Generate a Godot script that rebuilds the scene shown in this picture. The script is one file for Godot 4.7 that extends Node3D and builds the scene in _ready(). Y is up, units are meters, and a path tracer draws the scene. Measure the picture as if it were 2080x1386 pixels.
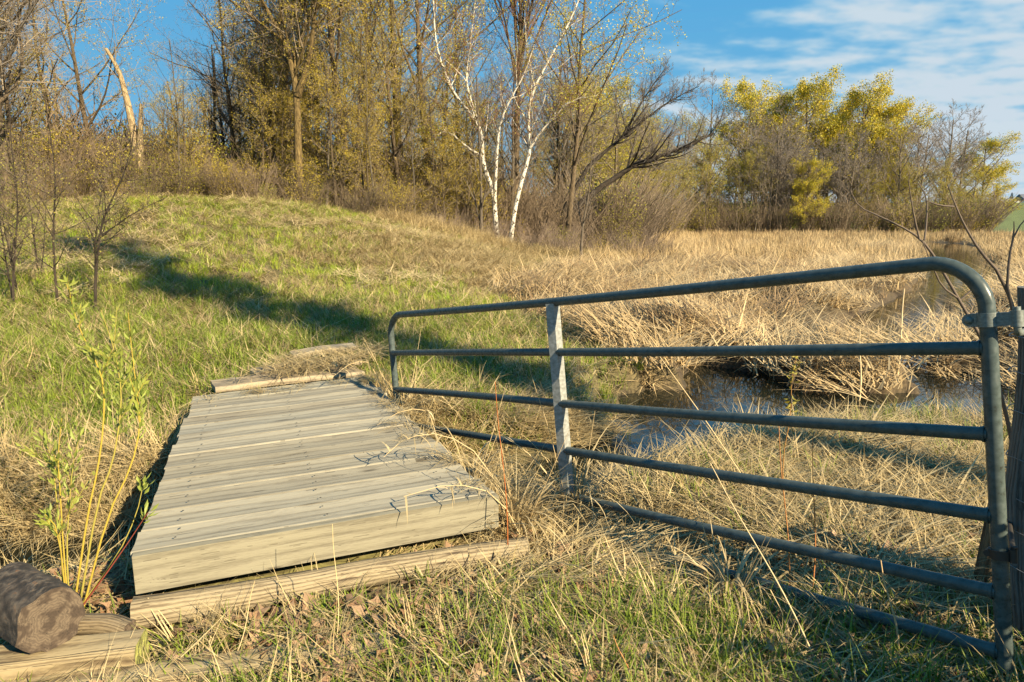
extends Node3D

# ---------------------------------------------------------------- mesh buffer
class Buf:
	var v := PackedVector3Array()
	var n := PackedVector3Array()
	var c := PackedColorArray()
	var uv := PackedVector2Array()
	var ix := PackedInt32Array()
	var smooth := true

	func _init(is_smooth := true) -> void:
		smooth = is_smooth

	func vert(p: Vector3, nn: Vector3, col: Color, t: Vector2) -> void:
		v.append(p)
		c.append(col)
		uv.append(t)
		if smooth:
			n.append(nn)

	func tri(a: int, b: int, d: int) -> void:
		ix.append(a)
		ix.append(b)
		ix.append(d)

	# a tube along pts with radii, ends optionally closed; rough > 0 makes the outline uneven
	func tube(pts: PackedVector3Array, rad: PackedFloat32Array, sides: int, col: Color, caps := false, rough := 0.0, rng: RandomNumberGenerator = null, vscale := 1.0) -> void:
		var m := pts.size()
		var start := v.size()
		var t := (pts[1] - pts[0]).normalized()
		var side := t.cross(Vector3(0.3, 0.1, 1.0) if absf(t.z) < 0.9 else Vector3.RIGHT).normalized()
		var run := 0.0
		var bump := PackedFloat32Array()
		if rough > 0.0:
			for k in sides + 1:
				bump.append(rng.randf_range(-rough, rough))
			bump[sides] = bump[0]
		for i in m:
			if i > 0:
				run += pts[i].distance_to(pts[i - 1])
			if i > 0 and i < m - 1:
				t = (pts[i + 1] - pts[i - 1]).normalized()
			elif i == m - 1:
				t = (pts[i] - pts[i - 1]).normalized()
			side = (side - t * side.dot(t)).normalized()
			var up := t.cross(side)
			var r := rad[i]
			for k in sides + 1:
				var a := TAU * k / sides
				var o := side * cos(a) + up * sin(a)
				var rr := r
				if rough > 0.0:
					rr = r * (1.0 + bump[k] + (rng.randf_range(-rough, rough) * 0.5 if k > 0 and k < sides else 0.0))
				v.append(pts[i] + o * rr)
				c.append(col)
				uv.append(Vector2(float(k) / sides, run * vscale))
				if smooth:
					n.append(o)
		for i in m - 1:
			for k in sides:
				var a0 := start + i * (sides + 1) + k
				var b0 := a0 + sides + 1
				ix.append(a0); ix.append(b0); ix.append(a0 + 1)
				ix.append(a0 + 1); ix.append(b0); ix.append(b0 + 1)
		if caps:
			for e in [0, m - 1]:
				var tt: Vector3 = (pts[0] - pts[1]).normalized() if e == 0 else (pts[m - 1] - pts[m - 2]).normalized()
				var mid := v.size()
				vert(pts[e], tt, col, Vector2(0.5, 0.5))
				for k in sides + 1:
					var q := v[start + e * (sides + 1) + k]
					var a := TAU * k / sides
					vert(q, tt, col, Vector2(0.5 + 0.5 * cos(a), 0.5 + 0.5 * sin(a)))
				for k in sides:
					if e == 0:
						tri(mid, mid + 1 + k, mid + 2 + k)
					else:
						tri(mid, mid + 2 + k, mid + 1 + k)

	# thin twig: three sides, tapering to a point
	func twig(pts: PackedVector3Array, r0: float, r1: float, col: Color) -> void:
		var m := pts.size()
		var start := v.size()
		var t := (pts[m - 1] - pts[0]).normalized()
		var side := t.cross(Vector3(0.31, 0.17, 0.93)).normalized()
		var up := t.cross(side)
		var o1 := side * -0.5 + up * 0.866
		var o2 := side * -0.5 - up * 0.866
		for i in m:
			var r := lerpf(r0, r1, float(i) / (m - 1))
			var p := pts[i]
			v.append(p + side * r); v.append(p + o1 * r); v.append(p + o2 * r)
			c.append(col); c.append(col); c.append(col)
			uv.append(Vector2(0, i)); uv.append(Vector2(0.3, i)); uv.append(Vector2(0.6, i))
			if smooth:
				n.append(side); n.append(o1); n.append(o2)
		for i in m - 1:
			var a := start + i * 3
			for k in 3:
				var k2 := (k + 1) % 3
				ix.append(a + k); ix.append(a + 3 + k); ix.append(a + k2)
				ix.append(a + k2); ix.append(a + 3 + k); ix.append(a + 3 + k2)

	# a flat strip that bends: a blade of grass or a reed leaf
	func blade(base: Vector3, az: float, lean: float, curve: float, length: float, width: float, segs: int, col: Color, kink := -1.0, kink_angle := 0.0, twist := 0.0) -> void:
		var start := v.size()
		var h := Vector3(cos(az), 0, sin(az))
		var s := Vector3(-sin(az), 0, cos(az))
		if twist != 0.0:
			s = (s * cos(twist) + h * sin(twist)).normalized()
		var p := base
		var step := length / segs
		var ang := lean
		for i in segs + 1:
			var f := float(i) / segs
			var w := width * (1.0 if f < 0.35 else 1.0 - (f - 0.35) / 0.65 * 0.92) * 0.5
			v.append(p - s * w); v.append(p + s * w)
			c.append(col); c.append(col)
			uv.append(Vector2(0, f)); uv.append(Vector2(1, f))
			if smooth:
				n.append(Vector3.UP); n.append(Vector3.UP)
			if i < segs:
				if kink >= 0.0 and f >= kink and f - 1.0 / segs < kink:
					ang += kink_angle
				p += (Vector3.UP * cos(ang) + h * sin(ang)) * step
				ang += curve / segs
		for i in segs:
			var a := start + i * 2
			ix.append(a); ix.append(a + 1); ix.append(a + 2)
			ix.append(a + 1); ix.append(a + 3); ix.append(a + 2)

	func leaf(p: Vector3, d: Vector3, s: Vector3, length: float, width: float, col: Color) -> void:
		var a := v.size()
		var nn := d.cross(s).normalized() * width * 0.3
		v.append(p); v.append(p + d * length * 0.5 + s * width * 0.5 + nn); v.append(p + d * length); v.append(p + d * length * 0.5 - s * width * 0.5 + nn)
		for k in 4:
			c.append(col)
			uv.append(Vector2(k % 2, k / 2))
			if smooth:
				n.append(Vector3.UP)
		ix.append(a); ix.append(a + 1); ix.append(a + 2)
		ix.append(a); ix.append(a + 2); ix.append(a + 3)

	# a six-sided block from eight corners (bottom four then top four, each going round), flat faces, uv along its length
	func block(q: Array, col: Color, uo: Vector2, us: float) -> void:
		var faces := [[4, 5, 6, 7], [3, 2, 1, 0], [0, 1, 5, 4], [1, 2, 6, 5], [2, 3, 7, 6], [3, 0, 4, 7]]
		var mid := Vector3.ZERO
		for p in q:
			mid += p / 8.0
		for f in faces:
			var a: Vector3 = q[f[0]]
			var b: Vector3 = q[f[1]]
			var d: Vector3 = q[f[2]]
			var e: Vector3 = q[f[3]]
			var nn := (b - a).cross(d - a).normalized()
			var flip := nn.dot((a + d) * 0.5 - mid) < 0.0
			if flip:
				nn = -nn
			var s := v.size()
			var lu := a.distance_to(b)
			var lv := b.distance_to(d)
			vert(a, nn, col, uo + Vector2(0, 0) * us)
			vert(b, nn, col, uo + Vector2(lu, 0) * us)
			vert(d, nn, col, uo + Vector2(lu, lv) * us)
			vert(e, nn, col, uo + Vector2(0, lv) * us)
			if flip:
				tri(s, s + 1, s + 2); tri(s, s + 2, s + 3)
			else:
				tri(s, s + 2, s + 1); tri(s, s + 3, s + 2)

	func mesh() -> ArrayMesh:
		var a := []
		a.resize(Mesh.ARRAY_MAX)
		a[Mesh.ARRAY_VERTEX] = v
		if smooth:
			a[Mesh.ARRAY_NORMAL] = n
		a[Mesh.ARRAY_COLOR] = c
		a[Mesh.ARRAY_TEX_UV] = uv
		a[Mesh.ARRAY_INDEX] = ix
		var m := ArrayMesh.new()
		m.add_surface_from_arrays(Mesh.PRIMITIVE_TRIANGLES, a)
		return m


# copies for one MultiMesh
class Copies:
	var buf := PackedFloat32Array()
	var count := 0

	func add(p: Vector3, yaw: float, s: float, sy: float, tilt_x: float, tilt_z: float, col: Color) -> void:
		var b := Basis(Vector3.UP, yaw)
		if tilt_x != 0.0 or tilt_z != 0.0:
			b = Basis.from_euler(Vector3(tilt_x, 0, tilt_z)) * b
		b = b.scaled_local(Vector3(s, sy, s))
		buf.append_array(PackedFloat32Array([b.x.x, b.y.x, b.z.x, p.x, b.x.y, b.y.y, b.z.y, p.y, b.x.z, b.y.z, b.z.z, p.z, col.r, col.g, col.b, 1.0]))
		count += 1


const EYE := 1.45
const WATER := -0.30
var noise_a := FastNoiseLite.new()
var noise_b := FastNoiseLite.new()
var noise_c := FastNoiseLite.new()
var used_names := {}
var mats := {}


# ---------------------------------------------------------------- naming
func numbered(called: String) -> String:
	if not used_names.has(called):
		used_names[called] = 0
		return called
	used_names[called] += 1
	return "%s_%03d" % [called, used_names[called]]


func tag(o: Node, label: String, category: String, group := "", kind := "") -> void:
	if label:
		o.set_meta("label", label)
	if category:
		o.set_meta("category", category)
	if group:
		o.set_meta("group", group)
	if kind:
		o.set_meta("kind", kind)


func thing(called: String, label: String, category: String, at := Vector3.ZERO, group := "") -> Node3D:
	var o := Node3D.new()
	o.name = numbered(called)
	add_child(o)
	o.position = at
	tag(o, label, category, group)
	return o


func part(called: String, m: Mesh, mat: Material, parent: Node = self) -> MeshInstance3D:
	var o := MeshInstance3D.new()
	o.name = numbered(called) if parent == self else called
	o.mesh = m
	o.material_override = mat
	parent.add_child(o, true)
	return o


func copy_of(src: Node3D, at: Vector3, turn: float, size: Vector3, label: String, group: String) -> Node3D:
	var o: Node3D = src.duplicate()
	var base := String(src.name)
	var k := base.rfind("_")
	if k > 0 and base.substr(k + 1).is_valid_int():
		base = base.substr(0, k)
	o.name = numbered(base)
	add_child(o)
	o.transform = Transform3D(Basis(Vector3.UP, turn).scaled_local(size), at)
	if label:
		o.set_meta("label", label)
	if group:
		o.set_meta("group", group)
	return o


func many(called: String, m: Mesh, mat: Material, cp: Copies, label: String, category: String) -> void:
	if cp.count == 0:
		return
	var mm := MultiMesh.new()
	mm.transform_format = MultiMesh.TRANSFORM_3D
	mm.use_colors = true
	mm.mesh = m
	mm.instance_count = cp.count
	mm.buffer = cp.buf
	var o := MultiMeshInstance3D.new()
	o.name = numbered(called)
	o.multimesh = mm
	o.material_override = mat
	add_child(o)
	tag(o, label, category, "", "stuff")


# ---------------------------------------------------------------- materials
func lin(r: float, g: float, b: float) -> Color:
	return Color(r, g, b).linear_to_srgb()


func mat_of(key: String, col: Color, rough: float, vertex := false, back := 0.0, metal := 0.0) -> StandardMaterial3D:
	var m := StandardMaterial3D.new()
	m.resource_name = key
	m.albedo_color = col
	m.roughness = rough
	m.metallic = metal
	m.vertex_color_use_as_albedo = vertex
	m.cull_mode = BaseMaterial3D.CULL_DISABLED
	if back > 0.0:
		m.backlight_enabled = true
		m.backlight = lin(back, back, back)
	mats[key] = m
	return m


func noise_tex(seed_v: int, freq: float, oct: int, size: int, normal := false, ramp: Gradient = null, strength := 4.0) -> NoiseTexture2D:
	var t := NoiseTexture2D.new()
	var f := FastNoiseLite.new()
	f.seed = seed_v
	f.frequency = freq
	f.fractal_octaves = oct
	t.noise = f
	t.width = size
	t.height = size
	t.seamless = true
	if normal:
		t.as_normal_map = true
		t.bump_strength = strength
	if ramp:
		t.color_ramp = ramp
	return t


# weathered softwood: grain along u, growth lines, knots
func wood_image(seed_v: int, lines: float, base: Color, dark: Color, contrast: float, knots: int) -> Array:
	var w := 512
	var h := 256
	var img := Image.create(w, h, false, Image.FORMAT_RGB8)
	var hm := Image.create(w, h, false, Image.FORMAT_RGB8)
	var f := FastNoiseLite.new()
	f.seed = seed_v
	f.frequency = 1.0
	f.fractal_octaves = 3
	var rng := RandomNumberGenerator.new()
	rng.seed = seed_v
	var ks := []
	for k in knots:
		ks.append([rng.randf() * w, rng.randf() * h, rng.randf_range(5, 11)])
	for y in h:
		for x in w:
			var cx := cos(TAU * x / w) * 0.42
			var sx := sin(TAU * x / w) * 0.42
			var yy := float(y)
			var kd := 0.0
			for k in ks:
				var dx: float = (x - k[0]) * 0.35
				var dy: float = y - k[1]
				var q: float = (dx * dx + dy * dy) / (k[2] * k[2])
				yy += k[2] * 1.2 * exp(-q * 0.6) * (1.0 if dy > 0 else -1.0)
				kd = maxf(kd, exp(-q * 3.0))
			var warp := f.get_noise_3d(cx, sx, yy * 0.012) * 9.0
			var ring := sin((yy + warp) * lines * TAU / h)
			ring = pow(0.5 + 0.5 * ring, 2.0)
			var fib := f.get_noise_3d(cx * 4.0, sx * 4.0, yy * 0.45) * 0.55 + f.get_noise_3d(cx * 14.0, sx * 14.0, yy * 0.9) * 0.45
			var blotch := f.get_noise_3d(cx * 1.4 + 7.0, sx * 1.4, yy * 0.02 + 3.0)
			var k2 := clampf((ring * 0.55 + fib * 0.8 + blotch * 0.5) * contrast + kd * 0.9, 0.0, 1.0)
			var crack := f.get_noise_3d(cx * 3.2 + 31.0, sx * 3.2, yy * 0.4)
			if crack > 0.52:
				k2 = minf(1.0, k2 + 0.45)
			img.set_pixel(x, y, base.lerp(dark, k2))
			var hh := clampf(0.75 - ring * 0.3 - fib * 0.3 - (0.4 if crack > 0.52 else 0.0), 0.0, 1.0)
			hm.set_pixel(x, y, Color(hh, hh, hh))
	return [ImageTexture.create_from_image(img), ImageTexture.create_from_image(hm)]


func wood_mat(key: String, seed_v: int, lines: float, base: Color, dark: Color, contrast: float, knots: int, bump := 0.25) -> StandardMaterial3D:
	var t := wood_image(seed_v, lines, base, dark, contrast, knots)
	var m := mat_of(key, Color.WHITE, 0.82, true)
	m.albedo_texture = t[0]
	m.heightmap_enabled = true
	m.heightmap_texture = t[1]
	m.heightmap_scale = bump
	return m


# ---------------------------------------------------------------- the lie of the land: x to the right, d away from the camera
func ss(a: float, b: float, x: float) -> float:
	return smoothstep(a, b, x)


func marsh_edge(d: float) -> float:
	if d < 8.0:
		return lerpf(1.3, 0.2, clampf((d - 4.0) / 4.0, 0, 1))
	if d < 13.0:
		return lerpf(0.2, -1.2, (d - 8.0) / 5.0)
	if d < 27.0:
		return lerpf(-1.2, 2.6, (d - 13.0) / 14.0)
	return lerpf(2.6, 17.0, clampf((d - 27.0) / 55.0, 0, 1))


func wet(x: float, d: float) -> float:
	return ss(-0.3, 2.2, x - marsh_edge(d)) * ss(3.9, 5.4, d) * (1.0 - ss(72.0, 84.0, d + maxf(0.0, 30.0 - x) * 0.1))


func line_gap(x: float, d: float, pts: Array) -> float:
	var best := 1e9
	var p := Vector2(x, d)
	for i in pts.size() - 1:
		var q := Geometry2D.get_closest_point_to_segment(p, pts[i], pts[i + 1])
		best = minf(best, q.distance_to(p))
	return best


const DITCH := [Vector2(-7, 2.2), Vector2(-4.2, 2.75), Vector2(-2.6, 3.1), Vector2(-1.2, 3.55), Vector2(0.0, 4.0), Vector2(1.0, 4.75), Vector2(1.9, 5.6)]
const CREEK := [Vector2(4.6, 8.6), Vector2(7.0, 11.5), Vector2(10.8, 16), Vector2(15.5, 23), Vector2(21.9, 33), Vector2(29.5, 45), Vector2(34, 53), Vector2(31, 57)]
const PONDS := [[1.9, 5.8, 1.05, 0.95], [2.45, 6.8, 0.5, 1.0], [3.0, 6.1, 1.0, 0.5], [4.1, 6.0, 1.1, 0.5], [4.9, 10.3, 0.9, 0.9], [5.2, 6.9, 1.0, 0.6]]


func pond(x: float, d: float) -> float:
	var w := 0.0
	for p in PONDS:
		var q := Vector2((x - p[0]) / p[2], (d - p[1]) / p[3]).length() + noise_b.get_noise_2d(x * 30.0, d * 30.0) * 0.35
		w = maxf(w, 1.0 - ss(0.75, 1.35, q))
	if x > 3.0 and d > 7.0 and d < 62.0:
		var g := line_gap(x, d, CREEK)
		w = maxf(w, 1.0 - ss(0.8, 1.5, g / (0.52 + d * 0.0165)))
	return w


func hgt(x: float, d: float) -> float:
	var h := 0.03 * noise_b.get_noise_2d(x * 12.0, d * 12.0) + 0.05 * noise_b.get_noise_2d(x * 3.0 + 50.0, d * 3.0)
	h += 0.2 * ss(3.9, 6.5, d) * (1.0 - ss(-2.2, 0.6, x))
	h += 1.95 * ss(6.5, 23.0, d) * (1.0 - ss(-9.0, 3.0, x))
	h += 0.10 * noise_a.get_noise_2d(x * 2.0, d * 2.0) * ss(8.0, 14.0, d)
	if d > 3.5:
		var w := wet(x, d)
		if w > 0.0:
			h = lerpf(h, -0.16 + 0.16 * noise_b.get_noise_2d(x * 9.0, d * 9.0) * ss(5.0, 9.0, d), w)
		var pn := pond(x, d)
		if pn > 0.0:
			h = lerpf(h, -0.75, pn)
	if d > 1.0 and d < 7.0 and x > -9.0 and x < 3.0:
		var g := line_gap(x, d, DITCH)
		h = lerpf(-0.55, h, ss(0.22, 0.8, g + noise_b.get_noise_2d(x * 25.0, d * 25.0) * 0.12))
	if d > 2.2 and d < 5.0 and x > -1.3 and x < 1.5:
		h -= 0.13 * exp(-pow(line_gap(x, d, [Vector2(0.95, 2.6), Vector2(-0.85, 4.72)]) / 0.3, 2.0))
	# the wood beyond the marsh stands on a low bank, the field far off rises
	h += 1.2 * ss(78.0, 100.0, d) * (1.0 - ss(50.0, 60.0, x))
	h += 5.5 * ss(95.0, 190.0, d) * ss(46.0, 75.0, x)
	h += 3.0 * ss(110.0, 300.0, d)
	return h


func on_deck(x: float, d: float, grow := 0.0) -> bool:
	var p := Vector2(x, d)
	var q := PackedVector2Array([Vector2(-1.40 - grow, 2.275 - grow), Vector2(-2.215 - grow, 4.485 + grow), Vector2(-1.14 + grow, 5.095 + grow), Vector2(-0.075 + grow, 2.825 - grow)])
	return Geometry2D.is_point_in_polygon(p, q)


func seen(x: float, d: float, margin := 1.3) -> bool:
	return d > 0.7 and absf(x) < d * 0.80 + margin


func near_solid(x: float, d: float) -> bool:
	if on_deck(x, d, 0.0):
		return true
	if line_gap(x, d, [Vector2(-1.40, 2.2), Vector2(0.06, 2.70)]) < 0.10:
		return true
	if line_gap(x, d, [Vector2(-2.4, 1.74), Vector2(-1.25, 2.02)]) < 0.09:
		return true
	if line_gap(x, d, [Vector2(-1.72, 2.14), Vector2(-1.42, 1.93)]) < 0.12:
		return true
	return false


# ---------------------------------------------------------------- trees
# cfg: n children for each level, ang degrees, ratio of length, up pull, wob wander, seg, start; leaves: count a twig, size, colours
func limb(wood: Buf, fine: Buf, leaves: Buf, p0: Vector3, dir: Vector3, length: float, r0: float, level: int, cfg: Dictionary, rng: RandomNumberGenerator) -> void:
	var segs: int = cfg.seg[level]
	var wob: float = cfg.wob[level]
	var up: float = cfg.up[level]
	var pts := PackedVector3Array([p0])
	var d := dir
	var p := p0
	for i in segs:
		d = (d + Vector3(rng.randf_range(-wob, wob), rng.randf_range(-wob, wob) + up / segs, rng.randf_range(-wob, wob))).normalized()
		p += d * (length / segs)
		pts.append(p)
	sprout(wood, fine, leaves, pts, length, r0, level, cfg, rng)


func sprout(wood: Buf, fine: Buf, leaves: Buf, pts: PackedVector3Array, length: float, r0: float, level: int, cfg: Dictionary, rng: RandomNumberGenerator) -> void:
	var last: int = cfg.n.size()
	var m := pts.size()
	var col: Color = cfg.bark if level < cfg.split else cfg.twig
	var shade := rng.randf_range(0.8, 1.2)
	col = Color(col.r * shade, col.g * shade, col.b * shade)
	if level < cfg.split:
		var rad := PackedFloat32Array()
		for i in m:
			rad.append(lerpf(r0, r0 * cfg.taper[level], pow(float(i) / (m - 1), 0.8)))
		if level == 0:
			rad[0] *= 1.35
		wood.tube(pts, rad, 9 if level == 0 else 6, col, false, 0.06 if level == 0 else 0.03, rng, 1.0)
	else:
		fine.twig(pts, r0, r0 * 0.3, col)
	if level == last:
		var ln: int = cfg.get("leaf_n", 0)
		var cols: Array = cfg.get("leaf_cols", [])
		for k in ln:
			if rng.randf() > cfg.get("leaf_p", 1.0):
				continue
			var t := rng.randf_range(0.25, 1.0) * (m - 1)
			var i0 := mini(int(t), m - 2)
			var q := pts[i0].lerp(pts[i0 + 1], t - i0)
			var spread: float = cfg.get("leaf_spread", 0.06)
			q += Vector3(rng.randf_range(-spread, spread), rng.randf_range(-spread, spread), rng.randf_range(-spread, spread))
			var ld := Vector3(rng.randf_range(-1, 1), rng.randf_range(-0.9, 0.9), rng.randf_range(-1, 1)).normalized()
			var ls := ld.cross(Vector3(rng.randf_range(-1, 1), rng.randf_range(-1, 1), rng.randf_range(-1, 1))).normalized()
			var sz: float = cfg.leaf * rng.randf_range(0.6, 1.4)
			var lc: Color = cols[rng.randi() % cols.size()]
			var lv := rng.randf_range(0.75, 1.25)
			leaves.leaf(q, ld, ls, sz, sz * 0.75, Color(lc.r * lv, lc.g * lv, lc.b * lv))
		return
	var cn: int = int(round(cfg.n[level] * rng.randf_range(0.8, 1.2)))
	var az := rng.randf() * TAU
	for k in cn:
		var f: float = lerpf(cfg.start[level], 1.0, (k + rng.randf()) / cn)
		var t := f * (m - 1)
		var i0 := mini(int(t), m - 2)
		var q := pts[i0].lerp(pts[i0 + 1], t - i0)
		var tan := (pts[i0 + 1] - pts[i0]).normalized()
		az += 2.4 + rng.randf_range(-0.6, 0.6)
		var sd := tan.cross(Vector3(0.2, 0.3, 1.0)).normalized()
		var ud := tan.cross(sd)
		var ang := deg_to_rad(cfg.ang[level] * rng.randf_range(0.7, 1.3))
		var dir := tan * cos(ang) + (sd * cos(az) + ud * sin(az)) * sin(ang)
		var here := lerpf(r0, r0 * cfg.taper[mini(level, cfg.taper.size() - 1)], f)
		var shape: float = 1.0 - cfg.get("cone", 0.45) * f
		var cl: float = length * cfg.ratio[level] * shape * rng.randf_range(0.65, 1.25)
		limb(wood, fine, leaves, q, dir, cl, maxf(here * cfg.thin[level], cfg.get("least", 0.004)), level + 1, cfg, rng)


func tree_cfg(bark: Color, twig: Color, over := {}) -> Dictionary:
	var c := {
		"n": [13, 7, 6, 3], "ang": [48.0, 45.0, 42.0, 40.0], "ratio": [0.5, 0.5, 0.5, 0.6], "up": [0.05, 0.35, 0.3, 0.25, 0.2], "wob": [0.08, 0.16, 0.2, 0.22, 0.25], "seg": [9, 6, 4, 3, 2],
		"start": [0.25, 0.2, 0.15, 0.15], "taper": [0.25, 0.35, 0.4, 0.5, 0.5], "thin": [0.5, 0.55, 0.55, 0.7], "split": 2, "bark": bark, "twig": twig, "least": 0.004,
	}
	c.merge(over, true)
	return c


# builds a tree standing at its own origin: trunk, branches, foliage
func make_tree(called: String, label: String, group: String, stems: Array, radii: Array, cfg: Dictionary, seed_v: int, bark_mat: Material, at := Vector3.ZERO) -> Node3D:
	var rng := RandomNumberGenerator.new()
	rng.seed = seed_v
	var wood := Buf.new()
	var fine := Buf.new()
	var leaves := Buf.new(false)
	for i in stems.size():
		var src: Array = stems[i]
		var pts := PackedVector3Array()
		# round the corners of the traced line a little
		for k in src.size():
			var p: Vector3 = src[k] - at
			if k > 0 and k < src.size() - 1:
				pts.append((p * 2.0 + (src[k - 1] - at)) / 3.0)
				pts.append((p * 2.0 + (src[k + 1] - at)) / 3.0)
			else:
				pts.append(p)
		var length := 0.0
		for k in pts.size() - 1:
			length += pts[k].distance_to(pts[k + 1])
		sprout(wood, fine, leaves, pts, length, radii[i], 0, cfg, rng)
	var t := thing(called, label, "tree", at, group)
	part("trunk", wood.mesh(), bark_mat, t)
	if fine.v.size():
		var cr := part("crown", fine.mesh(), mats.twig, t)
		if leaves.v.size():
			part("foliage", leaves.mesh(), mats.leaf, cr)
	return t


# what tells a wood's trees apart: size, kind, and what they stand beside
func tree_label(kd: int, x: float, d: float, z: float) -> String:
	var kind: String = ["bare grey twiggy tree", "bare brown crooked tree", "olive budding tree", "yellow leafing tree", "domed yellow tree", "bare grey domed tree", "lime budding tree", "golden budding sapling", "slim pale trunked tree"][kd]
	var size := "small " if z < 0.68 else ("tall " if z > 0.98 else "")
	var place := ""
	if d > 76.0 and x > 12.0:
		place = "at the far edge of the marsh" if d < 85.0 else ("on the skyline past the marsh" if d < 96.0 else "in the wood past the marsh")
		if x > 55.0:
			place += " near the open field"
		elif x < 24.0:
			place += " by the leaning tree"
		elif absf(x - 35.0) < 3.0:
			place += " by a yellow tree"
		elif x > 45.0:
			place += " toward the open field"
	elif x > 2.5:
		place = "behind the dark leaning tree" if d < 52.0 else "where the wood bends round the marsh"
	else:
		var deep := d - wood_edge(x)
		place = "fronting the hill wood" if deep < 5.0 else ("in the hill wood" if deep < 16.0 else "far back in the hill wood")
		if absf(x / d + 0.545) < 0.06:
			place += " beside the broken snag"
		elif absf(x / d + 0.315) < 0.06:
			place += " near the lichened tree"
		elif absf(x / d + 0.02) < 0.08:
			place += " behind the white birch"
		elif x / d < -0.66:
			place += " above the saplings"
	return size + kind + " " + place


func straight_stem(height: float, lean: Vector2, rng: RandomNumberGenerator) -> Array:
	var a := []
	var off := Vector2.ZERO
	for i in 7:
		var f := i / 6.0
		a.append(Vector3(lean.x * f * height + off.x, height * f, lean.y * f * height + off.y))
		off += Vector2(rng.randf_range(-0.12, 0.12), rng.randf_range(-0.12, 0.12)) * height / 10.0
	return a


# ---------------------------------------------------------------- scene
func _ready() -> void:
	noise_a.seed = 11
	noise_a.frequency = 0.08
	noise_b.seed = 23
	noise_b.frequency = 0.05
	noise_b.fractal_octaves = 3
	noise_c.seed = 37
	noise_c.frequency = 0.12
	noise_c.fractal_octaves = 3
	setup_view()
	setup_materials()
	build_land()
	build_bridge()
	build_gate()
	build_fence()
	build_logs()
	build_trees()
	build_grass()
	build_plants()


func setup_view() -> void:
	var cam := Camera3D.new()
	cam.name = "camera"
	cam.position = Vector3(0, EYE, 0)
	cam.rotation_degrees = Vector3(-10.204, 0, 0)
	cam.fov = 54.34
	cam.near = 0.05
	cam.far = 2000.0
	add_child(cam)
	cam.current = true

	var env := Environment.new()
	env.background_mode = Environment.BG_SKY
	var sky := Sky.new()
	var sm := PanoramaSkyMaterial.new()
	sm.panorama = sky_picture()
	sky.sky_material = sm
	env.sky = sky
	env.background_energy_multiplier = 1.0
	env.tonemap_mode = Environment.TONE_MAPPER_LINEAR
	env.tonemap_exposure = 2.8
	env.sdfgi_enabled = true
	env.ssao_enabled = true
	env.ssil_enabled = true
	var we := WorldEnvironment.new()
	we.name = "world_environment"
	we.environment = env
	add_child(we)

	var sun := DirectionalLight3D.new()
	sun.name = "sun"
	sun.light_energy = 1.6
	sun.light_color = Color(1.0, 0.92, 0.77)
	sun.light_angular_distance = 0.5
	sun.shadow_enabled = true
	add_child(sun)
	var az := deg_to_rad(132.0)
	var el := deg_to_rad(30.0)
	sun.look_at_from_position(Vector3(sin(az) * cos(el), sin(el), -cos(az) * cos(el)) * 50.0, Vector3.ZERO)


func sky_picture() -> ImageTexture:
	var w := 4096
	var h := 2048
	var img := Image.create(w, h, false, Image.FORMAT_RGB8)
	img.fill(Color(0.27, 0.29, 0.25))
	var f := FastNoiseLite.new()
	f.seed = 5
	f.frequency = 0.55
	f.fractal_octaves = 5
	f.fractal_gain = 0.55
	var big := FastNoiseLite.new()
	big.seed = 9
	big.frequency = 0.16
	big.fractal_octaves = 2
	var low := 26.0
	var y0 := int(h * 0.5 * (1.0 - low / 90.0))
	for y in range(0, h / 2):
		var fine := y >= y0
		if not fine and y % 4 != 0:
			continue
		var el := (0.5 - (y + 0.5) / h) * PI
		var se := sin(el)
		var ce := cos(el)
		var k := pow(clampf(1.0 - se, 0.0, 1.0), 3.2)
		var air := Color(0.15, 0.385, 0.545).lerp(Color(0.355, 0.49, 0.56), k)
		var reach := 1.0 / (se + 0.075)
		var x := 0
		while x < w:
			# the panorama's first column looks along -z, the next quarter along +x
			var az := (float(x) + 0.5) / w * TAU
			var px := sin(az) * ce * reach
			var pz := cos(az) * ce * reach
			# a bank of broken cloud lies to one side of the sky, thin at its edge
			var edge := px + 0.26 * pz - 1.35
			var bank := big.get_noise_2d(px * 0.9 + 2.3, pz * 0.9 - 1.7)
			var cover := smoothstep(-0.7, 1.5, edge * 0.9 + bank * 1.3) * (1.0 + 0.22 * clampf(edge - 1.0, 0.0, 1.0))
			var c := 0.0
			if cover > 0.0:
				var n1 := f.get_noise_2d(px * 1.5 + pz * 0.35, pz * 2.4 - px * 0.5)
				var n2 := f.get_noise_2d(px * 3.6 + pz * 0.8 + 40.0, pz * 5.5 - px * 1.0 + 9.0)
				c = smoothstep(0.0, 0.95, cover * 1.0 + n1 * 0.8 + n2 * 0.75 - 0.30) * 0.9
			var col := air.lerp(Color(0.53, 0.555, 0.575), c)
			if fine:
				img.set_pixel(x, y, col)
				x += 1
			else:
				img.fill_rect(Rect2i(x, y, 4, 4), col)
				x += 4
	return ImageTexture.create_from_image(img)


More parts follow.
